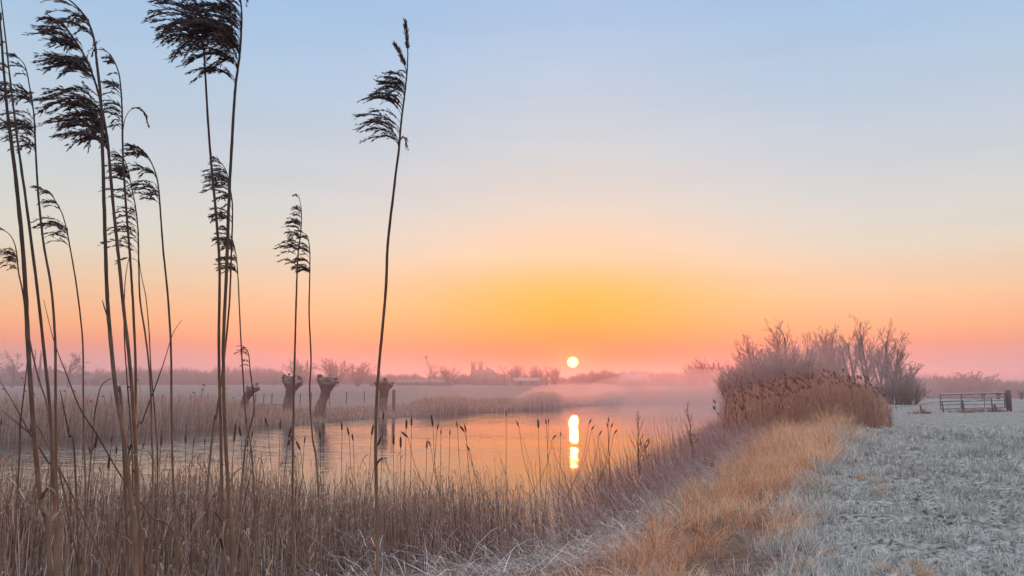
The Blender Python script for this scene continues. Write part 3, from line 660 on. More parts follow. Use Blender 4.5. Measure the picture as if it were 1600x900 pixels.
# curling side branch on the narrow-plumed reed
host = [o for o in bpy.data.objects if o.get('label', '').startswith('reed with narrow plume')][0]
A = smooth_path([at(*p, 1.8) for p in [(192, 205), (196, 184), (205, 171), (217, 169), (226, 178), (232, 197)]], 6)
mbt = MB(); add_tubes(mbt, A, np.linspace(.0011, .0005, len(A)), 4, .3)
n = 90; k = rng.integers(12, len(A) - 1, n); d = nrm(A[k + 1] - A[k] if True else 0) + rng.normal(size=(n, 3)) * .25; l = .006 + .005 * rng.random((n, 1))
add_tubes(mbt, np.stack([A[k], A[k] + d * l * .5, A[k] + d * l], 1), np.array([.0004, .0011, .0002])[None], 3)
mbt.build('side_branch', M_plume, host, origin=np.array(host.location))

# ------------------------------------------------------------------ bulrushes at the water's edge
CT = [(2, 660, 10, 0), (150, 690, 20, 2), (174, 687, 9, 0), (130, 697, 11, 0), (140, 703, 13, -14), (146, 699, 10, 12), (182, 703, 12, 0), (170, 722, 22, 2), (200, 697, 12, -16), (206, 712, 12, 18), (224, 697, 8, 20), (252, 688, 16, 0), (290, 686, 12, -6), (303, 690, 5, 8), (320, 690, 9, 0),
      (367, 676, 30, 3), (375, 674, 15, -14), (438, 665, 12, 0), (453, 675, 16, 12), (416, 659, 12, -22), (394, 678, 10, 8), (387, 692, 10, 0), (451, 693, 14, 14), (456, 686, 12, -20), (505, 666, 8, -4), (500, 680, 13, -6), (534, 666, 12, -4), (544, 674, 13, -14), (551, 683, 11, -10), (582, 672, 16, 8), (593, 689, 17, 22), (599, 650, 12, 2),
      (615, 687, 17, -2), (626, 691, 17, -2), (632, 679, 13, -50), (635, 663, 14, 2), (466, 696, 14, -26), (476, 687, 10, 4), (643, 659, 13, 0), (675, 657, 18, -10), (684, 667, 10, 12), (667, 695, 12, 2), (671, 693, 9, -28), (714, 663, 9, -10), (722, 670, 12, -38), (727, 669, 11, -12), (689, 675, 7, 0), (703, 676, 8, 2), (732, 701, 8, -35),
      (791, 647, 7, 0), (809, 663, 8, -25), (841, 662, 14, -3), (853, 659, 8, -8), (857, 658, 8, 4), (866, 683, 9, 40), (876, 678, 5, 4), (922, 659, 8, 30), (926, 669, 7, 38), (951, 656, 7, 0), (949, 664, 7, -6), (962, 675, 8, 42), (938, 677, 9, 30), (956, 665, 7, 25)]
for i, (px, py, ln, tilt) in enumerate(CT):
    Yd = np.interp(px, [0, 400, 700, 960], [9.6, 10.6, 12.2, 14.6]) + (i % 5) * .3
    c = at(px, py, Yd); k = Yd / F; tr = radians(tilt)
    ax = np.array([sin(tr), .15 * sin(tr), cos(tr)])
    L = ln * k * 1.05; rad = 1.35 * k * np.clip(ln / 12, .75, 1.25) 
    top = c + ax * L / 2; bot = c - ax * L / 2
    drop = bot[2] - (WATER_Z - .15)
    bx = -sin(tr) * drop * .75
    root = np.array([bot[0] + bx, bot[1] + .1 * (rng.random() - .5), WATER_Z - .15])
    side = 'left of the lone tall reed' if px < 588 else 'right of the lone tall reed'
    pose = 'leaning left' if tilt < -9 else ('leaning right' if tilt > 9 else 'upright')
    size = 'long' if ln >= 13 else 'short'
    zone = 'far left' if px < 230 else side
    lab = {'far left': f'bulrush with {size} dark spike, {pose}, before the water at the far left',
           }.get(zone, f'bulrush with {size} dark spike, {pose}, {side}')
    if px == 367: lab = 'bulrush with the longest dark spike, beside the tall pair of reeds'
    e = empty('bulrush', root, lab, 'bulrush', 'bulrushes standing at the water edge')
    mb = MB(); s = smooth_path([top + ax * .05, top, bot, (bot * .62 + root * .38) + np.array([-bx * .16, 0, 0]), root], 4)
    add_tubes(mb, s, np.interp(np.linspace(0, 1, len(s)), [0, .3, 1], [.0016, .003, .0048]), 4, rng.random() * .5); mb.build('stem', M_stem, e, origin=root)
    mb = MB(); u = np.linspace(0, 1, 9)[:, None]; s = top * (1 - u) + bot * u
    add_tubes(mb, s, rad * np.array([.15, .75, .95, 1, 1.03, 1, .97, .8, .2]), 8, rng.random()); mb.build('spike', M_spike, e, True, origin=root)

# ------------------------------------------------------------------ bare trees
def grow(R_, p, d, l, r, lev, P_, out):
    K = 5; pts = [p]; q = p; dd = d
    wig = P_['wig'][lev]; up = P_['up'][lev]
    for i in range(K - 1):
        dd = (dd[0] + R_.gauss(0, wig), dd[1] + R_.gauss(0, wig), dd[2] + R_.gauss(0, wig) + up)
        n = math.sqrt(dd[0] ** 2 + dd[1] ** 2 + dd[2] ** 2); dd = (dd[0] / n, dd[1] / n, dd[2] / n)
        s = l / (K - 1); q = (q[0] + dd[0] * s, q[1] + dd[1] * s, q[2] + dd[2] * s); pts.append(q)
    tip = P_.get('tip', .45) if lev < P_['max'] else .35
    out.append((pts, [r * (1 - (1 - tip) * i / (K - 1)) for i in range(K)], lev))
    if lev >= P_['max']: return
    nchild = P_['n'][lev]
    for c in range(nchild):
        t = P_['t0'][lev] + (1 - P_['t0'][lev]) * (c + R_.random()) / nchild
        k = min(int(t * (K - 1)), K - 2); fr = t * (K - 1) - k
        a = pts[k]; b = pts[k + 1]; s = tuple(a[j] * (1 - fr) + b[j] * fr for j in range(3))
        ax = (b[0] - a[0], b[1] - a[1], b[2] - a[2]); n = math.sqrt(sum(v * v for v in ax)); ax = tuple(v / n for v in ax)
        th = P_['ang'][lev] * (.65 + .7 * R_.random()) * (1 - .35 * t); ph = R_.random() * 6.283
        ref = (1, 0, 0) if abs(ax[2]) > .8 else (0, 0, 1)
        ux = (ax[1] * ref[2] - ax[2] * ref[1], ax[2] * ref[0] - ax[0] * ref[2], ax[0] * ref[1] - ax[1] * ref[0])
        n = math.sqrt(sum(v * v for v in ux)); ux = tuple(v / n for v in ux)
        vx = (ax[1] * ux[2] - ax[2] * ux[1], ax[2] * ux[0] - ax[0] * ux[2], ax[0] * ux[1] - ax[1] * ux[0])
        nd = tuple(ax[j] * cos(th) + (ux[j] * cos(ph) + vx[j] * sin(ph)) * sin(th) for j in range(3))
        cl = l * P_['lr'][lev] * (.7 + .5 * R_.random()) * (1 - P_.get('taper', .35) * t)
        rk = r * (1 - (1 - tip) * t)
        grow(R_, s, nd, cl, max(rk * P_['rr'][lev], P_['rmin']), lev + 1, P_, out)
def tree_parts(seed, H, P_, stems_=1, splay=.0, rbase=None):
    R_ = random.Random(seed); out = []
    for s in range(stems_):
        a = R_.random() * 6.28; sp = splay * (.3 + .8 * R_.random())
        b = (cos(a) * .25 * (stems_ > 1), sin(a) * .25 * (stems_ > 1), -.1)
        d = (cos(a) * sp, sin(a) * sp, 1)
        n = math.sqrt(d[0] ** 2 + d[1] ** 2 + 1); d = tuple(v / n for v in d)
        grow(R_, b, d, H * P_['trunk'] * (.8 + .3 * R_.random()), (rbase or H * .03) * (1 if stems_ == 1 else .7), 0, P_, out)
    return out
def tree_object(name, label, group, loc, parts, cat='tree', s=1.0):
    e = empty(name, loc, label, cat, group)
    for part, sel, sides in (('trunk', lambda l: l == 0, 7), ('crown', lambda l: l > 0, 3)):
        bs = [b for b in parts if sel(b[2])]
        if not bs: continue
        P = np.array([b[0] for b in bs]) * s; R = np.array([b[1] for b in bs]) * s
        mb = MB(); add_tubes(mb, P, R, sides, np.clip(.3 + .5 * rng.random(len(bs)), 0, 1)); mb.build(part, M_bark if part == 'trunk' else M_twig, e, part == 'trunk')
    return e
ROUND = dict(max=4, n=[8, 6, 5, 4], t0=[.3, .15, .15, .1], ang=[.95, .75, .7, .7], lr=[.75, .62, .6, .55], rr=[.5, .5, .5, .6], wig=[.06, .12, .16, .2, .2], up=[.0, .06, .03, .02, 0], trunk=.62, rmin=.035)
UPR = dict(max=4, n=[12, 5, 4, 4], t0=[.28, .2, .15, .1], ang=[.55, .55, .6, .65], lr=[.5, .58, .58, .55], rr=[.5, .55, .6, .65], wig=[.05, .09, .12, .14, .16], up=[.03, .045, .02, .01, 0], trunk=.82, rmin=.010, taper=.45)
SCRUB = dict(max=3, n=[6, 5, 4], t0=[.15, .1, .1], ang=[.6, .6, .6], lr=[.6, .6, .55], rr=[.5, .6, .7], wig=[.08, .12, .15, .2], up=[.03, .04, .03, 0], trunk=.75, rmin=.009, taper=.4)
POPLAR = dict(max=3, n=[22, 7, 4], t0=[.1, .1, .1], ang=[.35, .4, .4], lr=[.26, .5, .5], rr=[.4, .5, .5], wig=[.02, .05, .08, .1], up=[.05, .15, .1, .05], trunk=.95, rmin=.05, taper=.5)
def ground_at(px, Yd, zpy=None):
    x = (px - 800) / F * Yd * cos(PITCH); z = float(height(np.array([x]), np.array([float(Yd)]))[0]); return np.array([x, Yd, z])

# willow copse behind the reed bed, about 70 m away
COP = [(1196, 522, 66, 'leftmost willow rising behind the misty scrub mound', 3, .30), (1228, 497, 68, 'tallest willow above the misty scrub mound', 3, .22), (1252, 520, 70, 'willow at the right shoulder of the misty scrub mound', 2, .25),
       (1287, 508, 66, 'slim willow left of the middle of the copse', 3, .16), (1308, 520, 69, 'thin upright willow in the middle of the copse', 2, .12), (1336, 512, 64, 'forked willow right of the middle of the copse', 3, .30),
       (1364, 494, 67, 'tallest willow at the right of the copse', 3, .20), (1388, 520, 65, 'spreading willow near the right end of the copse', 4, .32), (1405, 545, 63, 'lowest willow at the right end of the copse', 4, .45)]
for i, (px, top, Yd, lab, ns, sp) in enumerate(COP):
    g = ground_at(px, Yd); Hh = at(px, top, Yd)[2] - g[2]
    pr = tree_parts(40 + i, Hh, UPR, ns + 1, sp * 1.55, Hh * .028)
    mz = np.percentile([p[0][-1][2] for p in pr], 99.7); pr_s = Hh / mz
    tree_object('bare_willow', lab + ', leafless', 'bare willows of the copse', g, pr, 'tree', pr_s)
SC = [(1164, 568, 60), (1180, 556, 61), (1200, 546, 62), (1222, 543, 62), (1243, 548, 61), (1152, 584, 58), (1262, 572, 60), (1410, 585, 61), (1422, 598, 60), (1395, 590, 60)]
labs = ['grey scrub bush at the left slope of the misty mound', 'grey scrub bush, second from the left on the misty mound', 'grey scrub bush left of the top of the misty mound', 'grey scrub bush at the top of the misty mound', 'grey scrub bush right of the top of the misty mound', 'lowest grey scrub bush at the left foot of the misty mound', 'small scrub bush between the misty mound and the open willows', 'scrub bush below the right end of the copse', 'outermost low scrub bush at the right foot of the copse', 'scrub bush under the spreading willow at the right']
for i, (px, top, Yd) in enumerate(SC):
    g = ground_at(px, Yd); Hh = at(px, top, Yd)[2] - g[2]
    pr = tree_parts(80 + i, Hh, SCRUB, 26, .75, .05)
    mz = np.percentile([p[0][-1][2] for p in pr], 99); tree_object('scrub_bush', labs[i], 'scrub bushes of the copse', g, pr, 'bush', Hh / mz)

# far trees: (px, top py, distance, kind, width factor)
protos = {}
def far_tree(px, top, Yd, kind, lab, group, wide=1.0):
    g = ground_at(px, Yd); Hh = at(px, top, Yd)[2] - g[2]
    if kind not in protos:
        P_, ns, sp, Hp = {'round': (ROUND, 1, 0, 10), 'oak': (ROUND, 1, 0, 10), 'fan': (dict(SCRUB, rmin=.05), 14, .55, 10), 'poplar': (POPLAR, 1, 0, 16), 'bush': (dict(SCRUB, rmin=.06), 22, .8, 6)}[kind]
        pr = tree_parts({'round': 5, 'oak': 9, 'fan': 3, 'poplar': 2, 'bush': 7}[kind], Hp, P_, ns, sp)
        mz = np.percentile([p[0][-1][2] for p in pr], 99.5)
        nm = {'poplar': 'poplar', 'bush': 'bare_bush'}.get(kind, 'bare_tree')
        e = tree_object(nm, lab, group, g, pr, 'tree', Hp / mz); protos[kind] = (e, Hp)
    else:
        e = copy_tree(protos[kind][0]); e.location = tuple(g); e['label'] = lab; e['group'] = group
    s = Hh / protos[kind][1]; e.scale = (s * wide, s * wide, s); e.rotation_euler = (0, 0, rng.random() * 6.28)
    e['category'] = 'bush' if kind == 'bush' else 'tree'
    return e
FG = 'far bare trees in the mist'
for a in [(20, 548, 205, 'round', 'bare round tree at the far left beyond the farmhouse', 1.1), (107, 550, 205, 'oak', 'bare spreading tree between the second and third tall reeds', 1.15), (150, 574, 260, 'round', 'low bare tree right of the spreading tree', 1.2), (192, 572, 270, 'fan', 'low pale tree behind the thick reeds of the left group', 1.3),
          (52, 545, 200, 'poplar', 'left of the two narrow poplars', .8), (61, 547, 201, 'poplar', 'right of the two narrow poplars', .9),
          (428, 583, 250, 'round', 'tiny bare tree left of the upright pollard', 1.2), (470, 560, 240, 'fan', 'bare tree behind the upright pollard', 1.0), (525, 559, 230, 'fan', 'bare tree just right of the forked pollard', 1.15), (559, 565, 230, 'fan', 'paired bare tree between the forked and broad pollards', 1.1), (582, 582, 250, 'bush', 'low bush left of the broad pollard', 1.4),
          (671, 568, 260, 'round', 'bare round tree below the leaning crane', 1.0), (701, 571, 260, 'fan', 'small round tree left of the twin towers', 1.1),
          (788, 570, 270, 'round', 'first tree of the row right of the twin towers', 1.0), (806, 569, 270, 'fan', 'second tree of the row right of the twin towers', .9), (822, 570, 270, 'round', 'third tree of the row right of the twin towers', 1.0), (838, 570, 272, 'fan', 'fourth tree of the row right of the twin towers', .9), (854, 571, 272, 'round', 'fifth tree of the row, next to the sun', 1.0), (868, 573, 274, 'fan', 'sixth and last tree of the row, left of the sun', .9),
          (935, 577, 280, 'bush', 'low bush just right of the sun', 1.5), (992, 578, 280, 'round', 'low tree behind the pale barn', 1.2), (1020, 583, 260, 'bush', 'round bush right of the pale barn', 1.2), (1046, 583, 240, 'bush', 'round bush left of the fan shaped trees', 1.3), 
          (1082, 570, 160, 'fan', 'left fan shaped bare tree in the pink mist', 1.0), (1108, 560, 150, 'fan', 'tall fan shaped bare tree in the pink mist', 1.1), (1132, 572, 140, 'fan', 'fan shaped bare tree touching the misty scrub mound', 1.0),
          (1525, 581, 255, 'bush', 'big round tree above the metal gate', 1.5), (1508, 590, 258, 'bush', 'bush left of the big round tree above the gate', 1.3), (1570, 594, 260, 'fan', 'tree behind the wooden gate post', 1.2), (1592, 597, 262, 'bush', 'bush at the right frame edge', 1.3)]:
    far_tree(a[0], a[1], a[2], a[3], a[4], FG, a[5])

# far woods: dense twiggy masses
def wood(name, label, segs):
    mb = MB()
    for (px0, px1, top, base, Yd, n) in segs:
        for c in range(n):
            px = px0 + (px1 - px0) * (c + rng.random()) / n; Yc = Yd * (1 + .06 * rng.random()); k = Yc / F
            g = ground_at(px, Yc); hgt = (592 - top) * k + 2 - g[2]; hgt *= .72 + .4 * rng.random(); wd = hgt * (.4 + .35 * rng.random())
            m = 130; a = rng.random(m) * 6.28; r = np.sqrt(rng.random(m)) * wd; zt = hgt * (np.sqrt(np.maximum(.05, 1 - (r / wd) ** 2 * .85))) * (.75 + .3 * rng.random(m))
            bx = g[0] + np.cos(a) * r * .55; by = g[1] + np.sin(a) * r * .55
            tx = g[0] + np.cos(a) * r * 1.05; ty = g[1] + np.sin(a) * r
            P = np.stack([np.stack([bx, by, g[2] + zt * .0], -1), np.stack([(bx + tx) / 2, (by + ty) / 2, g[2] + zt * .55], -1), np.stack([tx, ty, g[2] + zt], -1)], 1)
            add_tubes(mb, P, np.array([.16, .13, .05])[None] * k * 4.2 * .6, 3)
    return tag(mb.build(name, M_twig), label, 'woodland', kind='stuff')
wood('far_wood', 'blurred woodland along the horizon at the left', [(-260, 440, 577, 599, 300, 90), (200, 440, 572, 599, 310, 30), (-200, 30, 580, 599, 290, 24), (440, 640, 583, 599, 310, 26)])
wood('far_wood', 'low misty woodland in the middle of the horizon', [(600, 980, 584, 598, 310, 40), (900, 1060, 580, 598, 300, 26), (1000, 1160, 586, 602, 260, 26)])
wood('far_wood', 'blue grey woodland on the right horizon behind the gate', [(1400, 1500, 586, 615, 262, 46), (1500, 1620, 594, 615, 268, 36), (1620, 1900, 590, 615, 268, 50)])

# ------------------------------------------------------------------ pollard willows
def pollard(label, Yd, base, way, knobs, w0):
    """base px, trunk pixel path (bottom->top), knobs: pixel paths from the trunk top with end width px"""
    k = Yd / F; g = at(base[0], base[1], Yd); gz = float(height(np.array([g[0]]), np.array([Yd]))[0]); root = np.array([g[0], Yd, gz])
    e = empty('pollard_willow', root, label, 'pollard tree', 'pollard willows on the far bank')
    pth = [np.array([g[0], Yd, gz - .2])] + [at(px, py, Yd) for px, py, _ in way]
    ws = [w0 * 1.15] + [w for *_, w in way]
    S = smooth_path(pth, 5); n = len(S); R = np.interp(np.linspace(0, 1, n), np.linspace(0, 1, len(ws)), ws) * .5 * k
    def lumpy(S, R, sides, amp, close):
        if close:
            m = len(S); R = R.copy(); t = np.linspace(0, 1, m); R = R * np.where(t > .6, np.sqrt(np.clip(1 - ((t - .6) / .4) ** 2, .0009, 1)), 1)
        mb = MB(); add_tubes(mb, S, R, sides, .5); V = mb.v[0]; c = np.repeat(S, sides, 0); d = V - c
        nz = 1 + amp * (vnoise(V[:, 0] * 3 + V[:, 1], V[:, 2] * 3 + 7 * V[:, 1], .35) - .5) * 2; mb.v[0] = c + d * nz[:, None]; return mb
    lumpy(S, R, 14, .16, False).build('trunk', M_bark, e, True, origin=root)
    mb = MB()
    for kp in knobs:
        Q = [at(px, py, Yd + dy) for px, py, dy in kp[0]]; S = smooth_path(Q, 5); n = len(S)
        R = np.interp(np.linspace(0, 1, n), np.linspace(0, 1, len(kp[1])), kp[1]) * .5 * k
        m2 = lumpy(S, R, 11, .26, True); mb.add(m2.v[0], m2.f[0])
        for q in range(10):   # burrs
            i = rng.integers(n // 2, n - 1); c = S[i] + rng.normal(size=3) * R[i] * .55; rr = R[i] * (.3 + .3 * rng.random())
            t = np.linspace(-1, 1, 7)[:, None]; d = nrm(rng.normal(size=3))
            add_tubes(mb, c + d * t * rr, rr * np.sqrt(np.maximum(.002, 1 - t[:, 0] ** 2)), 7, .5)
    mb.build('crown', M_bark, e, True, origin=root)
    return e
pollard('leaning pollard willow, the leftmost of the four', 47, (379, 640), [(382, 628, 11), (387, 618, 12), (393, 609, 13)], [([(390, 612, 0), (397, 606, 0), (401, 602, .1)], [10, 10, 9]), ([(392, 612, 0), (389, 608, 0), (386, 607, -.2)], [8, 7, 6]), ([(394, 610, 0), (400, 608, -.3), (404, 606, -.3)], [9, 8, 6])], 12)
pollard('upright pollard willow with a broad fist, second from the left', 51, (450, 645), [(450, 632, 15), (453, 618, 14), (455, 606, 17), (456, 600, 19)], [([(453, 606, 0), (448, 598, 0), (445, 592, .1), (446, 588, 0)], [13, 10, 8, 8]), ([(455, 604, 0), (455, 596, 0), (456, 589, -.1)], [15, 12, 8]), ([(458, 606, 0), (464, 598, 0), (468, 593, .1), (467, 588, 0)], [13, 11, 9, 6]), ([(459, 606, 0), (466, 600, -.2), (471, 596, -.3)], [12, 9, 6]), ([(456, 604, .3), (450, 594, .5), (452, 589, .5)], [11, 9, 8])], 17)
pollard('forked pollard willow leaning right, third from the left', 50, (497, 646), [(502, 633, 15), (507, 619, 14), (510, 608, 16), (511, 601, 19)], [([(508, 606, 0), (502, 597, 0), (499, 590, .1), (501, 586, 0)], [13, 10, 8, 8]), ([(511, 605, 0), (512, 596, 0), (514, 589, -.1)], [15, 12, 8]), ([(513, 606, 0), (519, 599, 0), (524, 593, .1)], [13, 10, 8]), ([(514, 606, 0), (519, 600, -.3), (521, 597, -.3)], [12, 9, 8]), ([(511, 604, .3), (507, 594, .4), (508, 590, .4)], [11, 9, 7])], 18)
pollard('broad headed pollard willow half in mist, behind the lone tall reed', 57, (597, 645), [(598, 632, 13), (599, 620, 13), (600, 608, 16), (599, 601, 19)], [([(598, 608, 0), (595, 600, 0), (593, 596, 0)], [15, 14, 12]), ([(600, 608, 0), (601, 600, 0), (603, 595, .2)], [15, 14, 10]), ([(602, 610, 0), (607, 604, 0), (611, 600, .1), (611, 597, 0)], [11, 9, 8, 6])], 15)
# three cut willows on the right, beyond the gate
for px, top, lab, w in ((1536, 611, 'small misty pollard seen through the gate, nearer its middle', 5), (1560, 611, 'small misty pollard seen through the gate, beside the post', 5), (1596, 611, 'small misty pollard at the right frame edge', 5)):
    e = pollard(lab, 92, (px, 628), [(px, 622, w * .8), (px, 618, w)], [([(px, 619, 0), (px - 2, 615, 0), (px - 2.5, 612, .1)], [w, 4, 3]), ([(px, 619, 0), (px + 2, 615, 0), (px + 2.5, 612, 0)], [w, 4, 3])], w)
    e['group'] = 'small pollards beyond the gate'

# ------------------------------------------------------------------ fences, posts, gate
def post_mesh(mb, p, h, w, rz=0., lean=0.):
    add_tubes(mb, np.array([p - [0, 0, .1], p + [lean * .3, 0, h * .4], p + [lean, 0, h - .01], p + [lean, 0, h], p + [lean, 0, h + .004]]), np.array([.5, .5, .48, .40, .01]) * w, 8, .5)
# far bank fence
pp = [(176, 41), (215, 42), (255, 43), (300, 44), (327, 44.5), (347, 45), (401, 47), (413, 47.5), (426, 48), (470, 50), (487, 51), (516, 53), (542, 56), (570, 59)]
P0 = ground_at(401, 62)
fe = empty('wire_fence', P0, 'wire fence with thin wooden posts behind the pollards on the far bank', 'fence')
tops = []
for px, Yd in pp:
    Yd += 15; p = ground_at(px, Yd); h = 1.1 + .12 * rng.random(); tops.append(p + [0, 0, h - .12])
    mb = MB(); post_mesh(mb, p, h, .09, lean=rng.normal() * .03); mb.build('post', M_wood, fe, origin=P0)
for k, dz in enumerate((0, .35, .7)):
    mb = MB(); S = np.array([t - [0, .05, dz] for t in tops]); add_tubes(mb, S, np.full(len(S), .006 if k else .012), 4, .5); mb.build('wire', M_metal, fe, origin=P0)
# low rail near the leftmost pollard
p0 = ground_at(300, 55); re_ = empty('rail_fence', p0, 'low wooden rail running left of the leaning pollard', 'fence')
for px in (296, 340, 385, 432, 452):
    p = ground_at(px, 55); mb = MB(); post_mesh(mb, p, .62, .10); mb.build('post', M_wood, re_, origin=p0)
a = ground_at(290, 55) + [0, -.08, .5]; b = ground_at(455, 55) + [0, -.08, .48]
mb = MB(); add_tubes(mb, np.linspace(a, b, 5), np.full(5, .045), 6, .5); mb.build('rail', M_wood, re_, origin=p0)
def single_post(name, px, base, top, Yd, w, lab, cat='post', lean=0.):
    p = at(px, base, Yd); p[2] = float(height(np.array([p[0]]), np.array([Yd]))[0]); h = at(px, top, Yd)[2] - p[2]
    mb = MB(); post_mesh(mb, p, h, w, lean=lean); return tag(mb.build(name, M_wood, None, False, origin=p), lab, cat)
single_post('stump_post', 615, 640, 609, 57, .24, 'thick weathered post right of the broad pollard')
single_post('marker_post', 945, 628, 613, 86, .10, 'thin marker post on the far bank right of the sun glint')
single_post('short_post', 1347, 668, 650, 30.4, .07, 'short dark stake at the right foot of the tall reed bed')
single_post('thin_stake', 1391, 640, 607, 46, .05, 'thin stake beside the right end of the tall reed bed')
single_post('thin_stake', 1400, 636, 612, 50, .05, 'thin stake under the copse, left of the gate rail')

# gate
GY = 46.5
def gp(px, py): return at(px, py, GY)
gl, gr = 1469, 1571
zb = gp(1520, 638)[2]
root = gp(1470, 640); ge = empty('field_gate', root, 'grey steel field gate with five rails on the frosted pasture', 'gate')
def bar(name, pts, r, par, o, m=None, sides=8):
    mb = MB(); S = np.linspace(pts[0], pts[1], 4) if len(pts) == 2 else np.array(pts)
    add_tubes(mb, S, np.full(len(S), r), sides, .5); return mb.build(name, m or M_metal, par, True, origin=o)
for (l, r_) in (((1469, 616.5), (1571, 613.5)), ((1469, 622), (1571, 619.5)), ((1469, 627.5), (1571, 625)), ((1469, 632.5), (1571, 630.8)), ((1469, 639), (1571, 636.5))):
    bar('rail', [gp(*l), gp(*r_)], .030 if l[1] > 617 and l[1] < 639 else .042, ge, root)
for px, t, b in ((1469.5, 616, 639.5), (1502, 615.5, 638.5), (1538.5, 614.5, 637.5), (1570, 613.5, 636.8)):
    bar('upright', [gp(px, t), gp(px, b)], .040 if px != 1538.5 else .022, ge, root)
p = gp(1577, 641); p[2] = float(height(np.array([p[0]]), np.array([GY]))[0]) ; h = gp(1577, 609.5)[2] - p[2]
mb = MB(); add_box(mb, p + [0, 0, h / 2 - .1], (.24, .24, h + .2), .15, ch=.02)
tag(mb.build('gate_post', M_wood, origin=p), 'thick square dark wooden post at the right end of the gate', 'post')
# broken stakes with grass mounds near the gate
for px, base, top, Yd, lab in ((1440, 645, 632, 43.5, 'broken stake on a small dark mound left of the gate'), (1506, 643, 625, 45.0, 'dark stump with a grass mound in front of the gate'), (1474, 641, 627, 45.5, 'short stake at the left end of the gate'), (1551, 641, 622, 45.5, 'leaning stake in front of the gate near its post'), (1556, 641, 632, 45.6, 'small stump beside the leaning stake at the gate')):
    p = at(px, base, Yd); p[2] = float(height(np.array([p[0]]), np.array([Yd]))[0]); h = at(px, top, Yd)[2] - p[2]
    mb = MB(); post_mesh(mb, p, max(h, .25), .12 if px in (1506, 1556) else .07, lean=-.06 if px != 1551 else -.03)
    tag(mb.build('broken_stake', M_wood, origin=p), lab, 'stake')
mb = MB()
for px, base, Yd, n, w in ((1440, 645, 43.5, 14, .5), (1508, 643, 45.0, 12, .35), (1530, 641, 45.6, 26, 1.2), (1557, 641, 45.7, 14, .4)):
    c = at(px, base, Yd); cx = c[0] + rng.normal(size=n) * w; cy = np.full(n, Yd) + rng.normal(size=n) * .15
    tussocks(cx, cy, np.full(n, .12), 40, .16 + .22 * np.exp(-((cx - c[0]) / w) ** 2 * 2), np.full(n, .008), -.1)
tag(mb.build('stake_grass', M_reed), 'dark uncut grass clinging round the stakes at the gate', 'grass', kind='stuff')
# handrail-like wire from the gate to the copse
A = at(1393, 637, 46.2); B = at(1470, 627, GY - .05); Cc = at(1552, 622.5, GY - .6)
o_ = A.copy(); we = empty('wire_line', o_, 'sagging fence line running from the reed bed into the gate', 'wire')
mb = MB(); add_tubes(mb, smooth_path([A, (A + B) / 2 + [0, 0, -.03], B, Cc], 5), np.full(16, .020), 5, .5); mb.build('strand', M_metal, we, origin=o_)
mb = MB(); add_tubes(mb, np.linspace(at(1480, 632, 46.0), at(1552, 622.5, 46.0), 4), np.full(4, .015), 5, .5); mb.build('strand', M_metal, we, origin=o_)

# weeds with dark heads left of the tall reed bed
WD = [(1155, 655, 588, 27, 'leftmost branching dead weed before the pink mist'), (1172, 650, 584, 28, 'tall dead weed with dark heads, second from the left'), (1187, 650, 586, 28.5, 'dead weed in the thick of the dark heads left of the reed bed'), (1200, 648, 590, 29, 'dead weed touching the left side of the tall reed bed'), (1125, 662, 600, 25, 'slanting dead weed leaning left over the pink water'), (1080, 680, 622, 21, 'small dead weed on the bank below the fan shaped trees'), (1000, 700, 640, 17, 'reddish dead weed at the water right of the sun glint')]
for i, (px, b, t, Yd, lab) in enumerate(WD):
    g = ground_at(px, Yd); g[2] = max(g[2], -.7); Hh = at(px, t, Yd)[2] - g[2]
    P_ = dict(max=2, n=[9, 4], t0=[.35, .3], ang=[.6, .5], lr=[.38, .4], rr=[.5, .6], wig=[.05, .08, .1], up=[.03, .06, .03], trunk=.9, rmin=.005, taper=.5)
    pr = tree_parts(300 + i, Hh, P_, 1, .1 if i != 4 else .5, .016)
    e = empty('dead_weed', g, lab, 'weed', 'dead weeds left of the tall reed bed')
    mz = max(p[0][-1][2] for p in pr); s = Hh / mz
    P = np.array([q[0] for q in pr]) * s; R = np.array([q[1] for q in pr]) * s
    mb = MB(); add_tubes(mb, P, R, 4, .4 * np.ones(len(pr))); mb.build('stem', M_stem, e)
    T = P[1:, -1]; d = nrm(P[1:, -1] - P[1:, -2]); l = .05 + .05 * rng.random((len(T), 1)); T1 = np.stack([T - d * l * .2, T + d * l * .4, T + d * l], 1)
    for q in range(0, min(len(T), 14)):
        mb = MB(); add_tubes(mb, T1[q:q + 1], np.array([.005, .012, .003])[None], 5); mb.build('seed_head', M_plume, e)

# two dark odds in the foreground: the dark brown dock by the reeds, the dead leaf clump
g = at(1108, 700, 20.5); g[2] = float(height(np.array([g[0]]), np.array([20.5]))[0])
mb = MB(); n = 16; a = rng.random(n) * 6.28; u = np.linspace(0, 1, 4)[None]
Pq = np.stack([g[0] + .16 * np.cos(a)[:, None] * u, g[1] + .16 * np.sin(a)[:, None] * u, g[2] + (.3 + .3 * rng.random((n, 1))) * u], -1)
add_ribbons(mb, Pq, np.array([.02, .06, .05, .01])[None], tint=rng.random(n) * .5)
tag(mb.build('dead_dock', plant_mat('rusty_leaf', [(0, (.09, .035, .018)), (1, (.22, .10, .05))], .2), origin=g), 'rust brown dead dock plant at the edge of the bank reeds', 'plant')
g = at(1088, 838, 9.2); g[2] = float(height(np.array([g[0]]), np.array([9.2]))[0]) + .28
mb = MB()
for q in range(5):
    c = np.array([.02 * q - .05, .01 * q, -.012 * q]); t = np.linspace(0, 1, 6)[:, None]
    S = g + c + np.array([.0, 0, .04]) * np.sin(t * 3) + np.array([.06 + .01 * q, .01, -.11]) * t
    add_ribbons(mb, S[None], .014 * np.sin(np.linspace(.3, 3, 6))[None], np.array([[.5, -.6, .5]]), [.1 * q])
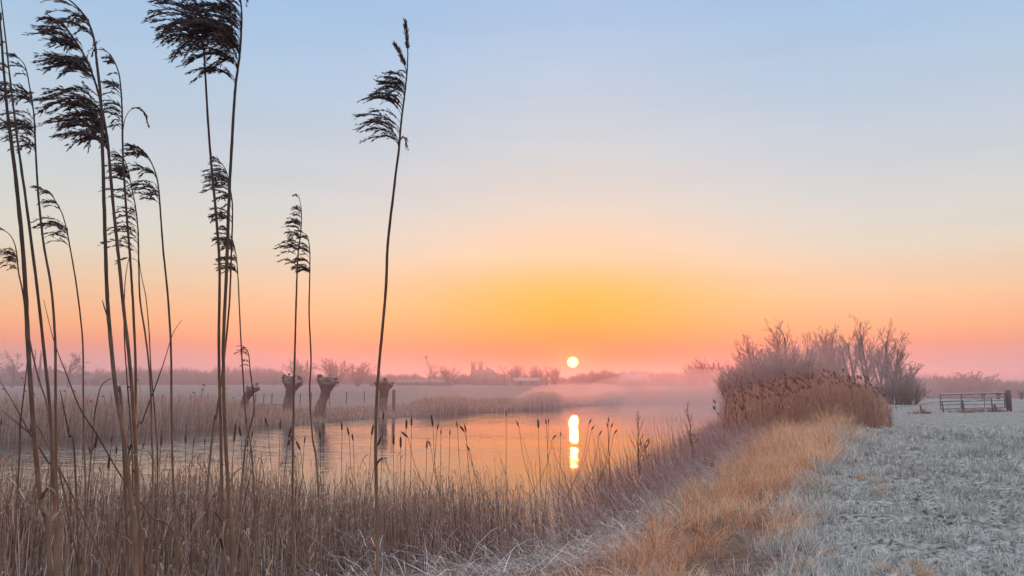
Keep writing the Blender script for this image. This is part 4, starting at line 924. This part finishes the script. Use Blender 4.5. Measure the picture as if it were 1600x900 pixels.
tag(mb.build('dead_leaf_clump', M_plume, origin=g), 'small curled black brown dead leaves caught in the golden grass', 'leaves')

# ------------------------------------------------------------------ far buildings
def house(name, label, cat, px, Yd, wpx, eave_py, ridge_py, depth=9, mw=None, mr=None, chim=True, doors=False, group=None):
    g = ground_at(px, Yd); k = Yd / F; w = wpx * k; z1 = at(px, eave_py, Yd)[2] - g[2]; z2 = at(px, ridge_py, Yd)[2] - g[2]
    e = empty(name, g, label, cat, group)
    mb = MB(); add_box(mb, (0, 0, z1 / 2 - .2), (w, depth, z1 + .4), ch=.02); 
    v = [(-w / 2, -depth / 2, z1), (-w / 2, depth / 2, z1), (-w / 2, 0, z2 - .12), (-w / 2, 0, z2 - .12)]; mb.add(v, [(0, 1, 2, 3)])
    mb.add([(-q[0], q[1], q[2]) for q in v], [(1, 0, 3, 2)]); mb.build('wall', mw or M_brick, e)
    mb = MB(); o = .4
    for s in (-1, 1):
        A = [(-w / 2 - o, s * (depth / 2 + o), z1 - .25), (w / 2 + o, s * (depth / 2 + o), z1 - .25), (w / 2 + o, 0, z2), (-w / 2 - o, 0, z2)]
        Bq = [(q[0], q[1], q[2] + .2) for q in A]; V = A + Bq
        mb.add(V, [(0, 1, 2, 3), (4, 5, 6, 7), (0, 1, 5, 4), (1, 2, 6, 5), (2, 3, 7, 6), (3, 0, 4, 7)])
    rf = mb.build('roof', mr or M_roof, e)
    if chim:
        mb = MB(); add_box(mb, (w * .28, 0, z2 + .4), (.7, .7, 1.6)); mb.build('chimney', M_brick, rf)
    nw = max(2, int(w / 4))
    for i in range(nw):
        mb = MB(); x_ = -w / 2 + w * (i + .5) / nw; add_box(mb, (x_, -depth / 2 - .02, z1 * .5), (1.0, .08, min(1.3, z1 * .45)), ch=.01); mb.build('window', M_glass, e)
    return e
house('farmhouse', 'farmhouse with dark roof at the left frame edge', 'house', 8, 262, 24, 588, 577)
house('farmhouse', 'farmhouse with square top in front of the two poplars', 'house', 66, 268, 38, 582, 577, 12)
house('barn', 'barn among the blurred woodland behind the left reeds', 'barn', 150, 268, 22, 592, 586, chim=False)
house('barn', 'long low barn left of the twin towers', 'barn', 665, 275, 84, 597, 593.5, 12, M_stone, M_roof, False)
house('barn', 'long low barn with pale roof between the twin towers and the sun', 'barn', 822, 262, 38, 594.5, 591, 12, M_stone, M_paleroof, False)
house('barn', 'barn with frosted pale roof right of the sun', 'barn', 990, 262, 42, 594, 585, 14, M_stone, M_paleroof, False)
# twin-towered building
CY = 290; k = CY / F; g = ground_at(765, CY)
ce = empty('twin_towered_church', g, 'twin towered stone church silhouette left of the sun', 'church')
def cz(py): return at(765, py, CY)[2] - g[2]
def cxp(px): return (px - 765) * k
mb = MB(); add_box(mb, (cxp(747), 0, cz(578) / 2), ((755 - 735) * k * 1.02, 9, cz(577)), ch=.05); add_box(mb, (cxp(766), 0, cz(583) / 2), ((776 - 753) * k, 8, cz(582)), ch=.05); add_box(mb, (cxp(783), 0, cz(586) / 2), ((794 - 772) * k, 7, cz(586)), ch=.05); mb.build('nave', M_stone, ce)
for px in (739.5, 751):
    mb = MB(); w = 6.8 * k; z0 = cz(578); z1 = cz(568.5)
    add_box(mb, (cxp(px), 0, (z0 + z1) / 2 - .3), (w, w, z1 - z0 + .6), ch=.05); tw = mb.build('tower', M_stone, ce)
    mb = MB()
    for sx in (-1, 1):
        for sy in (-1, 1): add_box(mb, (cxp(px) + sx * w * .42, sy * w * .42, z1 + .35), (w * .16, w * .16, 1.3))
    S = np.array([(cxp(px), 0, z1 - .1), (cxp(px), 0, z1 + .5), (cxp(px), 0, cz(565.2))]); add_tubes(mb, S, np.array([w * .42, w * .22, .03]), 8, .5); mb.build('spire', M_roof, tw)
    mb = MB(); add_box(mb, (cxp(px), -w / 2 - .03, z1 - 1.6), (w * .3, .1, 1.8), ch=.02); mb.build('window', M_glass, tw)
mb = MB(); x0 = cxp(757); x1 = cxp(775); z0 = cz(583); V = [(x0, -4.2, z0), (x1, -4.2, z0), (x1, 4.2, z0), (x0, 4.2, z0), (cxp(760), 0, cz(573)), (cxp(772), 0, cz(579))]
mb.add(V, [(0, 1, 5, 4), (2, 3, 4, 5), (0, 4, 3, 3), (1, 2, 5, 5)]); mb.build('roof', M_roof, ce)
# crane: leaning mast
cy_ = 285; g = ground_at(670, cy_); cr = empty('crane', g, 'pale leaning crane jib with dark tip above the round bare tree', 'crane')
a = at(670.5, 575, cy_) - g; b = at(665.7, 557, cy_) - g
mb = MB(); base_ = np.array([0, 0, 0.]);
add_tubes(mb, np.array([base_ + [3, 0, 0], base_ + [3, 0, 3.0]]), np.array([.5, .5]), 6, .5)
for dx in (-.35, .35): add_tubes(mb, np.array([base_ + [3 + dx, 0, 2.5], a + [dx, 0, 0], b + [dx * .5, 0, 0]]), np.array([.2, .16, .12]), 5, .5)
for t in np.linspace(0.2, 1, 12):
    c = a * (1 - t) + b * t; add_tubes(mb, np.array([c + [-.35, 0, 0], c + [.35, 0, .4]]), np.array([.07, .07]), 4, .5)
mb.build('jib', M_stone, cr)
mb = MB(); add_tubes(mb, np.array([b + [0, 0, -.9], b + [0, 0, -.2], b + [0, 0, .6]]), np.array([.35, .75, .15]), 6, .5); mb.build('jib_head', M_wood, cr)
mb = MB(); add_box(mb, (3, 0, .9), (2.5, 2.5, 1.8)); mb.build('cab', M_stone, cr)

# ------------------------------------------------------------------ air: haze box and low mist over the river
def vol_mat(name, dens, col, g_):
    m, nt, out = mat(name); v = ND(nt, 'ShaderNodeVolumePrincipled'); v.inputs['Density'].default_value = dens; v.inputs['Color'].default_value = (*col, 1); v.inputs['Anisotropy'].default_value = g_
    nt.links.new(v.outputs[0], out.inputs['Volume']); return m
x0, x1, y0, y1, z0, z1 = -1510, 1510, -310, 1510, -6.4, 11.3
V = [(x0, y0, z0), (x1, y0, z0), (x1, y1, z0), (x0, y1, z0), (x0, y0, z1), (x1, y0, z1), (x1, y1, z1), (x0, y1, z1)]
mb = MB(); mb.add(V, [(3, 2, 1, 0), (4, 5, 6, 7), (0, 1, 5, 4), (1, 2, 6, 5), (2, 3, 7, 6), (3, 0, 4, 7)])
HZ = vol_mat('haze_air', .0022, (.77, .71, .77), .6)
tag(mb.build('haze', HZ), 'thin morning haze filling the air', 'haze', kind='stuff')
MISTS = [vol_mat('river_mist_air', d_, (.88, .74, .74), .55) for d_ in (.010, .055)]
for i, (x, y, rx, ry, rz, rot) in enumerate([(-14, 44, 13, 4.5, 1.3, .75), (-4, 60, 11, 5, 1.6, .9), (7, 76, 11, 5, 1.8, 1.0), (22, 92, 15, 8, 3.0, .6), (-33, 26, 14, 5, 1.1, .55), (36, 98, 13, 7, 4.0, .4), (25, 60.5, 10, 3.5, 4.4, .15), (12.5, 56, 7, 4, 1.7, 1.1)]):
    nu, nv = 28, 14; th = np.linspace(0, 2 * pi, nu, endpoint=False); ph = np.linspace(.02, pi - .02, nv)
    TH, PH = np.meshgrid(th, ph, indexing='ij'); n3 = 1 + .3 * (vnoise(TH * 2.2 + i * 9, PH * 2.5, 1.) - .5) * np.sin(PH)
    n3[-1] = (n3[0] + n3[-2]) / 2
    vx = np.cos(TH) * np.sin(PH) * rx * n3; vy = np.sin(TH) * np.sin(PH) * ry * n3; vz = np.cos(PH) * rz
    V = np.stack([vx * cos(rot) - vy * sin(rot), vx * sin(rot) + vy * cos(rot), vz], -1)
    idx = np.arange(nu * nv).reshape(nu, nv); q = np.stack([idx[:, :-1], idx[:, 1:], np.roll(idx, -1, 0)[:, 1:], np.roll(idx, -1, 0)[:, :-1]], -1).reshape(-1, 4)
    mb = MB(); mb.add(V, q)
    # closing fans at the poles
    for col in (0, nv - 1):
        c = idx[:, col]; c = c if col else c[::-1]; mb.f[0] = np.concatenate([mb.f[0], [(c[0], c[j], c[j + 1], c[min(j + 2, nu - 1)]) for j in range(1, nu - 1, 2)]])
    o = mb.build('river_mist', MISTS[1 if i in (2, 3, 5, 6, 7) else 0], None, True); o.location = (x, y, WATER_Z + rz * .35)
    tag(o, ['thin mist over the far bank by the pollards', 'thin mist over the river left of the twin towers', 'mist on the water below the sun', 'pink mist on the water right of the sun', 'thin mist along the left far bank', 'pink mist before the fan shaped trees', 'grey mist round the scrub mound', 'pink mist hugging the near bank beside the dead weeds'][i], 'mist', 'mist banks over the river', 'stuff')

# ------------------------------------------------------------------ sky, sun, camera
sd = ray(895, 566); sd = sd / np.linalg.norm(sd); sun_el = math.asin(sd[2]); sun_az = math.atan2(sd[0], sd[1])
def lin(h):
    c = [int(h[i:i + 2], 16) / 255 for i in (0, 2, 4)]; return tuple(v / 12.92 if v <= .04045 else ((v + .055) / 1.055) ** 2.4 for v in c)
w = bpy.data.worlds.new('World'); bpy.context.scene.world = w; w.use_nodes = True; nt = w.node_tree
for n in list(nt.nodes): nt.nodes.remove(n)
L = nt.links.new
out = ND(nt, 'ShaderNodeOutputWorld'); tc = ND(nt, 'ShaderNodeTexCoord')
nv_ = ND(nt, 'ShaderNodeVectorMath', operation='NORMALIZE'); L(tc.outputs['Generated'], nv_.inputs[0])
sx = ND(nt, 'ShaderNodeSeparateXYZ'); L(nv_.outputs[0], sx.inputs[0])
def mth(op, a=None, b=None, c=None):
    n = ND(nt, 'ShaderNodeMath', operation=op)
    for i, v in enumerate((a, b, c)):
        if v is None: continue
        if isinstance(v, (int, float)): n.inputs[i].default_value = v
        else: L(v, n.inputs[i])
    return n.outputs[0]
elev = mth('ARCSINE', sx.outputs[2]); deg = mth('MULTIPLY', elev, 180 / pi)
fac = mth('DIVIDE', mth('MAXIMUM', deg, 0.0), 90.0)
# finer scale low down: sqrt
fs = mth('POWER', fac, .5)
def elv(py): return math.degrees(math.asin((ray(800, py) / np.linalg.norm(ray(800, py)))[2]))
def st(l): return [(math.sqrt(max(0, e) / 90), lin(c)) for e, c in l]
ROWS = [590, 575, 555, 540, 522, 500, 470, 440, 400, 330, 250, 150, 0]
SKY_T = [(.6, .04, .02), (.9, .04, .02), (1, .05, .01), (1, .12, .01), (1, .23, .01), (1, .35, .01), (1, .42, .04), (.94, .48, .15), (.84, .60, .40), (.68, .65, .58), (.58, .64, .66), (.50, .615, .74), (.37, .54, .77)]
SKY_A = [(.38, .34, .42), (.48, .34, .39), (.72, .33, .27), (.88, .33, .19), (.94, .43, .20), (.93, .49, .25), (.88, .57, .34), (.80, .62, .44), (.72, .69, .58), (.62, .67, .66), (.53, .62, .71), (.43, .585, .75), (.32, .52, .78)]
def stops(tab): return [(math.sqrt(max(0, elv(y)) / 90), c) for y, c in zip(ROWS, tab)] + [(math.sqrt(50 / 90), lin('BABBBF')), (1, lin('C6BFBC'))]
toward = ramp(nt, fs, stops(SKY_T))
away = ramp(nt, fs, stops(SKY_A))
back = ramp(nt, fs, st([(0, 'A7A2BC'), (5, 'C0A8BC'), (12, 'BDB4CE'), (25, 'A9B3C8'), (50, 'B4BCCB'), (90, 'C0BFC4')]))
ds = ND(nt, 'ShaderNodeVectorMath', operation='DOT_PRODUCT'); L(nv_.outputs[0], ds.inputs[0]); ds.inputs[1].default_value = tuple(sd)
AN_ = mth('MULTIPLY', mth('ARCCOSINE', mth('MINIMUM', ds.outputs['Value'], 1.0)), 180 / pi)
# azimuth from the sun
hx = ND(nt, 'ShaderNodeCombineXYZ'); L(sx.outputs[0], hx.inputs[0]); L(sx.outputs[1], hx.inputs[1])
hn = ND(nt, 'ShaderNodeVectorMath', operation='NORMALIZE'); L(hx.outputs[0], hn.inputs[0])
hd = ND(nt, 'ShaderNodeVectorMath', operation='DOT_PRODUCT'); L(hn.outputs[0], hd.inputs[0]); hd.inputs[1].default_value = (sin(sun_az), cos(sun_az), 0)
az = mth('MULTIPLY', mth('ARCCOSINE', mth('MINIMUM', mth('MAXIMUM', hd.outputs['Value'], -1.), 1.)), 180 / pi)
wt = mth('EXPONENT', mth('MULTIPLY', mth('POWER', mth('DIVIDE', az, 12.5), 2.0), -1.0))
wb = ND(nt, 'ShaderNodeMapRange', interpolation_type='SMOOTHSTEP'); wb.inputs[1].default_value = 50; wb.inputs[2].default_value = 130; L(az, wb.inputs[0])
m1 = ND(nt, 'ShaderNodeMix', data_type='RGBA'); L(wt, m1.inputs[0]); L(away.outputs[0], m1.inputs[6]); L(toward.outputs[0], m1.inputs[7])
m2 = ND(nt, 'ShaderNodeMix', data_type='RGBA'); L(wb.outputs[0], m2.inputs[0]); L(m1.outputs[2], m2.inputs[6]); L(back.outputs[0], m2.inputs[7])
ring = mth('MULTIPLY', mth('EXPONENT', mth('MULTIPLY', mth('POWER', mth('DIVIDE', AN_, 2.3), 2.0), -1.0)), .9)
m3 = ND(nt, 'ShaderNodeMix', data_type='RGBA'); L(ring, m3.inputs[0]); L(m2.outputs[2], m3.inputs[6]); m3.inputs[7].default_value = (1, .10, .01, 1)
# faint streaks of thin cloud
mp = ND(nt, 'ShaderNodeMapping'); mp.inputs['Scale'].default_value = (2, 2, 22); L(nv_.outputs[0], mp.inputs[0])
nz = ND(nt, 'ShaderNodeTexNoise', Scale=1.4, Detail=4.0); L(mp.outputs[0], nz.inputs['Vector'])
mr = ND(nt, 'ShaderNodeMapRange'); mr.inputs[1].default_value = .3; mr.inputs[2].default_value = .7; mr.inputs[3].default_value = .975; mr.inputs[4].default_value = 1.02; L(nz.outputs[0], mr.inputs[0])
# disc and aureole
ds = ND(nt, 'ShaderNodeVectorMath', operation='DOT_PRODUCT'); L(nv_.outputs[0], ds.inputs[0]); ds.inputs[1].default_value = tuple(sd)
an = mth('MULTIPLY', mth('ARCCOSINE', mth('MINIMUM', ds.outputs['Value'], 1.0)), 180 / pi)
disc = ND(nt, 'ShaderNodeMapRange', interpolation_type='SMOOTHSTEP'); disc.inputs[1].default_value = .45; disc.inputs[2].default_value = .28; disc.inputs[3].default_value = 0; disc.inputs[4].default_value = 1; L(an, disc.inputs[0])
au = mth('MULTIPLY', mth('EXPONENT', mth('MULTIPLY', mth('DIVIDE', an, 1.1), -1.0)), .75)
sky = ND(nt, 'ShaderNodeTexSky', sky_type='NISHITA'); sky.sun_disc = False; sky.sun_elevation = sun_el; sky.sun_rotation = sun_az; sky.dust_density = 2.0
b0 = ND(nt, 'ShaderNodeBackground', Strength=.018); L(sky.outputs[0], b0.inputs[0])
b1 = ND(nt, 'ShaderNodeBackground'); L(m3.outputs[2], b1.inputs[0]); hi = ND(nt, 'ShaderNodeMapRange', interpolation_type='SMOOTHSTEP'); hi.inputs[1].default_value = 32; hi.inputs[2].default_value = 60; hi.inputs[3].default_value = 1; hi.inputs[4].default_value = 3.5; L(deg, hi.inputs[0])  # added gain on the unseen overhead sky, fill light for the foreground
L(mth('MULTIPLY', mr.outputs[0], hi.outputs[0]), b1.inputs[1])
b2 = ND(nt, 'ShaderNodeBackground', Color=(1, .54, .07, 1)); L(mth('MULTIPLY', disc.outputs[0], 24.0), b2.inputs[1])
b3 = ND(nt, 'ShaderNodeBackground', Color=(1, .22, .05, 1)); L(au, b3.inputs[1])
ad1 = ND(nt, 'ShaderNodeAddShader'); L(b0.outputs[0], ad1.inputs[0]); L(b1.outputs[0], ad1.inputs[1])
ad2 = ND(nt, 'ShaderNodeAddShader'); L(ad1.outputs[0], ad2.inputs[0]); L(b2.outputs[0], ad2.inputs[1])
ad3 = ND(nt, 'ShaderNodeAddShader'); L(ad2.outputs[0], ad3.inputs[0]); L(b3.outputs[0], ad3.inputs[1])
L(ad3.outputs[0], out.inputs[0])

ld = bpy.data.lights.new('sun', 'SUN'); ld.energy = 4.0; ld.angle = radians(.6); ld.color = (1, .17, .03)
lo = bpy.data.objects.new('sun', ld); C.objects.link(lo)
from mathutils import Vector
lo.rotation_euler = Vector(tuple(sd)).to_track_quat('Z', 'Y').to_euler(); lo.location = tuple(sd * 100)

cd = bpy.data.cameras.new('camera'); cam = bpy.data.objects.new('camera', cd); C.objects.link(cam)
cd.sensor_width = 36; cd.lens = 36 * F / 1600; cd.clip_end = 6000; cd.clip_start = .05
cam.location = tuple(EYE); cam.rotation_euler = (pi / 2 + PITCH, 0, 0)
sc = bpy.context.scene; sc.camera = cam
sc.view_settings.view_transform = 'Standard'; sc.view_settings.look = 'None'; sc.view_settings.exposure = 0; sc.view_settings.gamma = 1
sc.render.engine = 'CYCLES'; sc.cycles.max_bounces = 6; sc.cycles.volume_bounces = 2; sc.cycles.transparent_max_bounces = 16
sc.cycles.use_denoising = True; sc.cycles.diffuse_bounces = 3; sc.cycles.glossy_bounces = 3
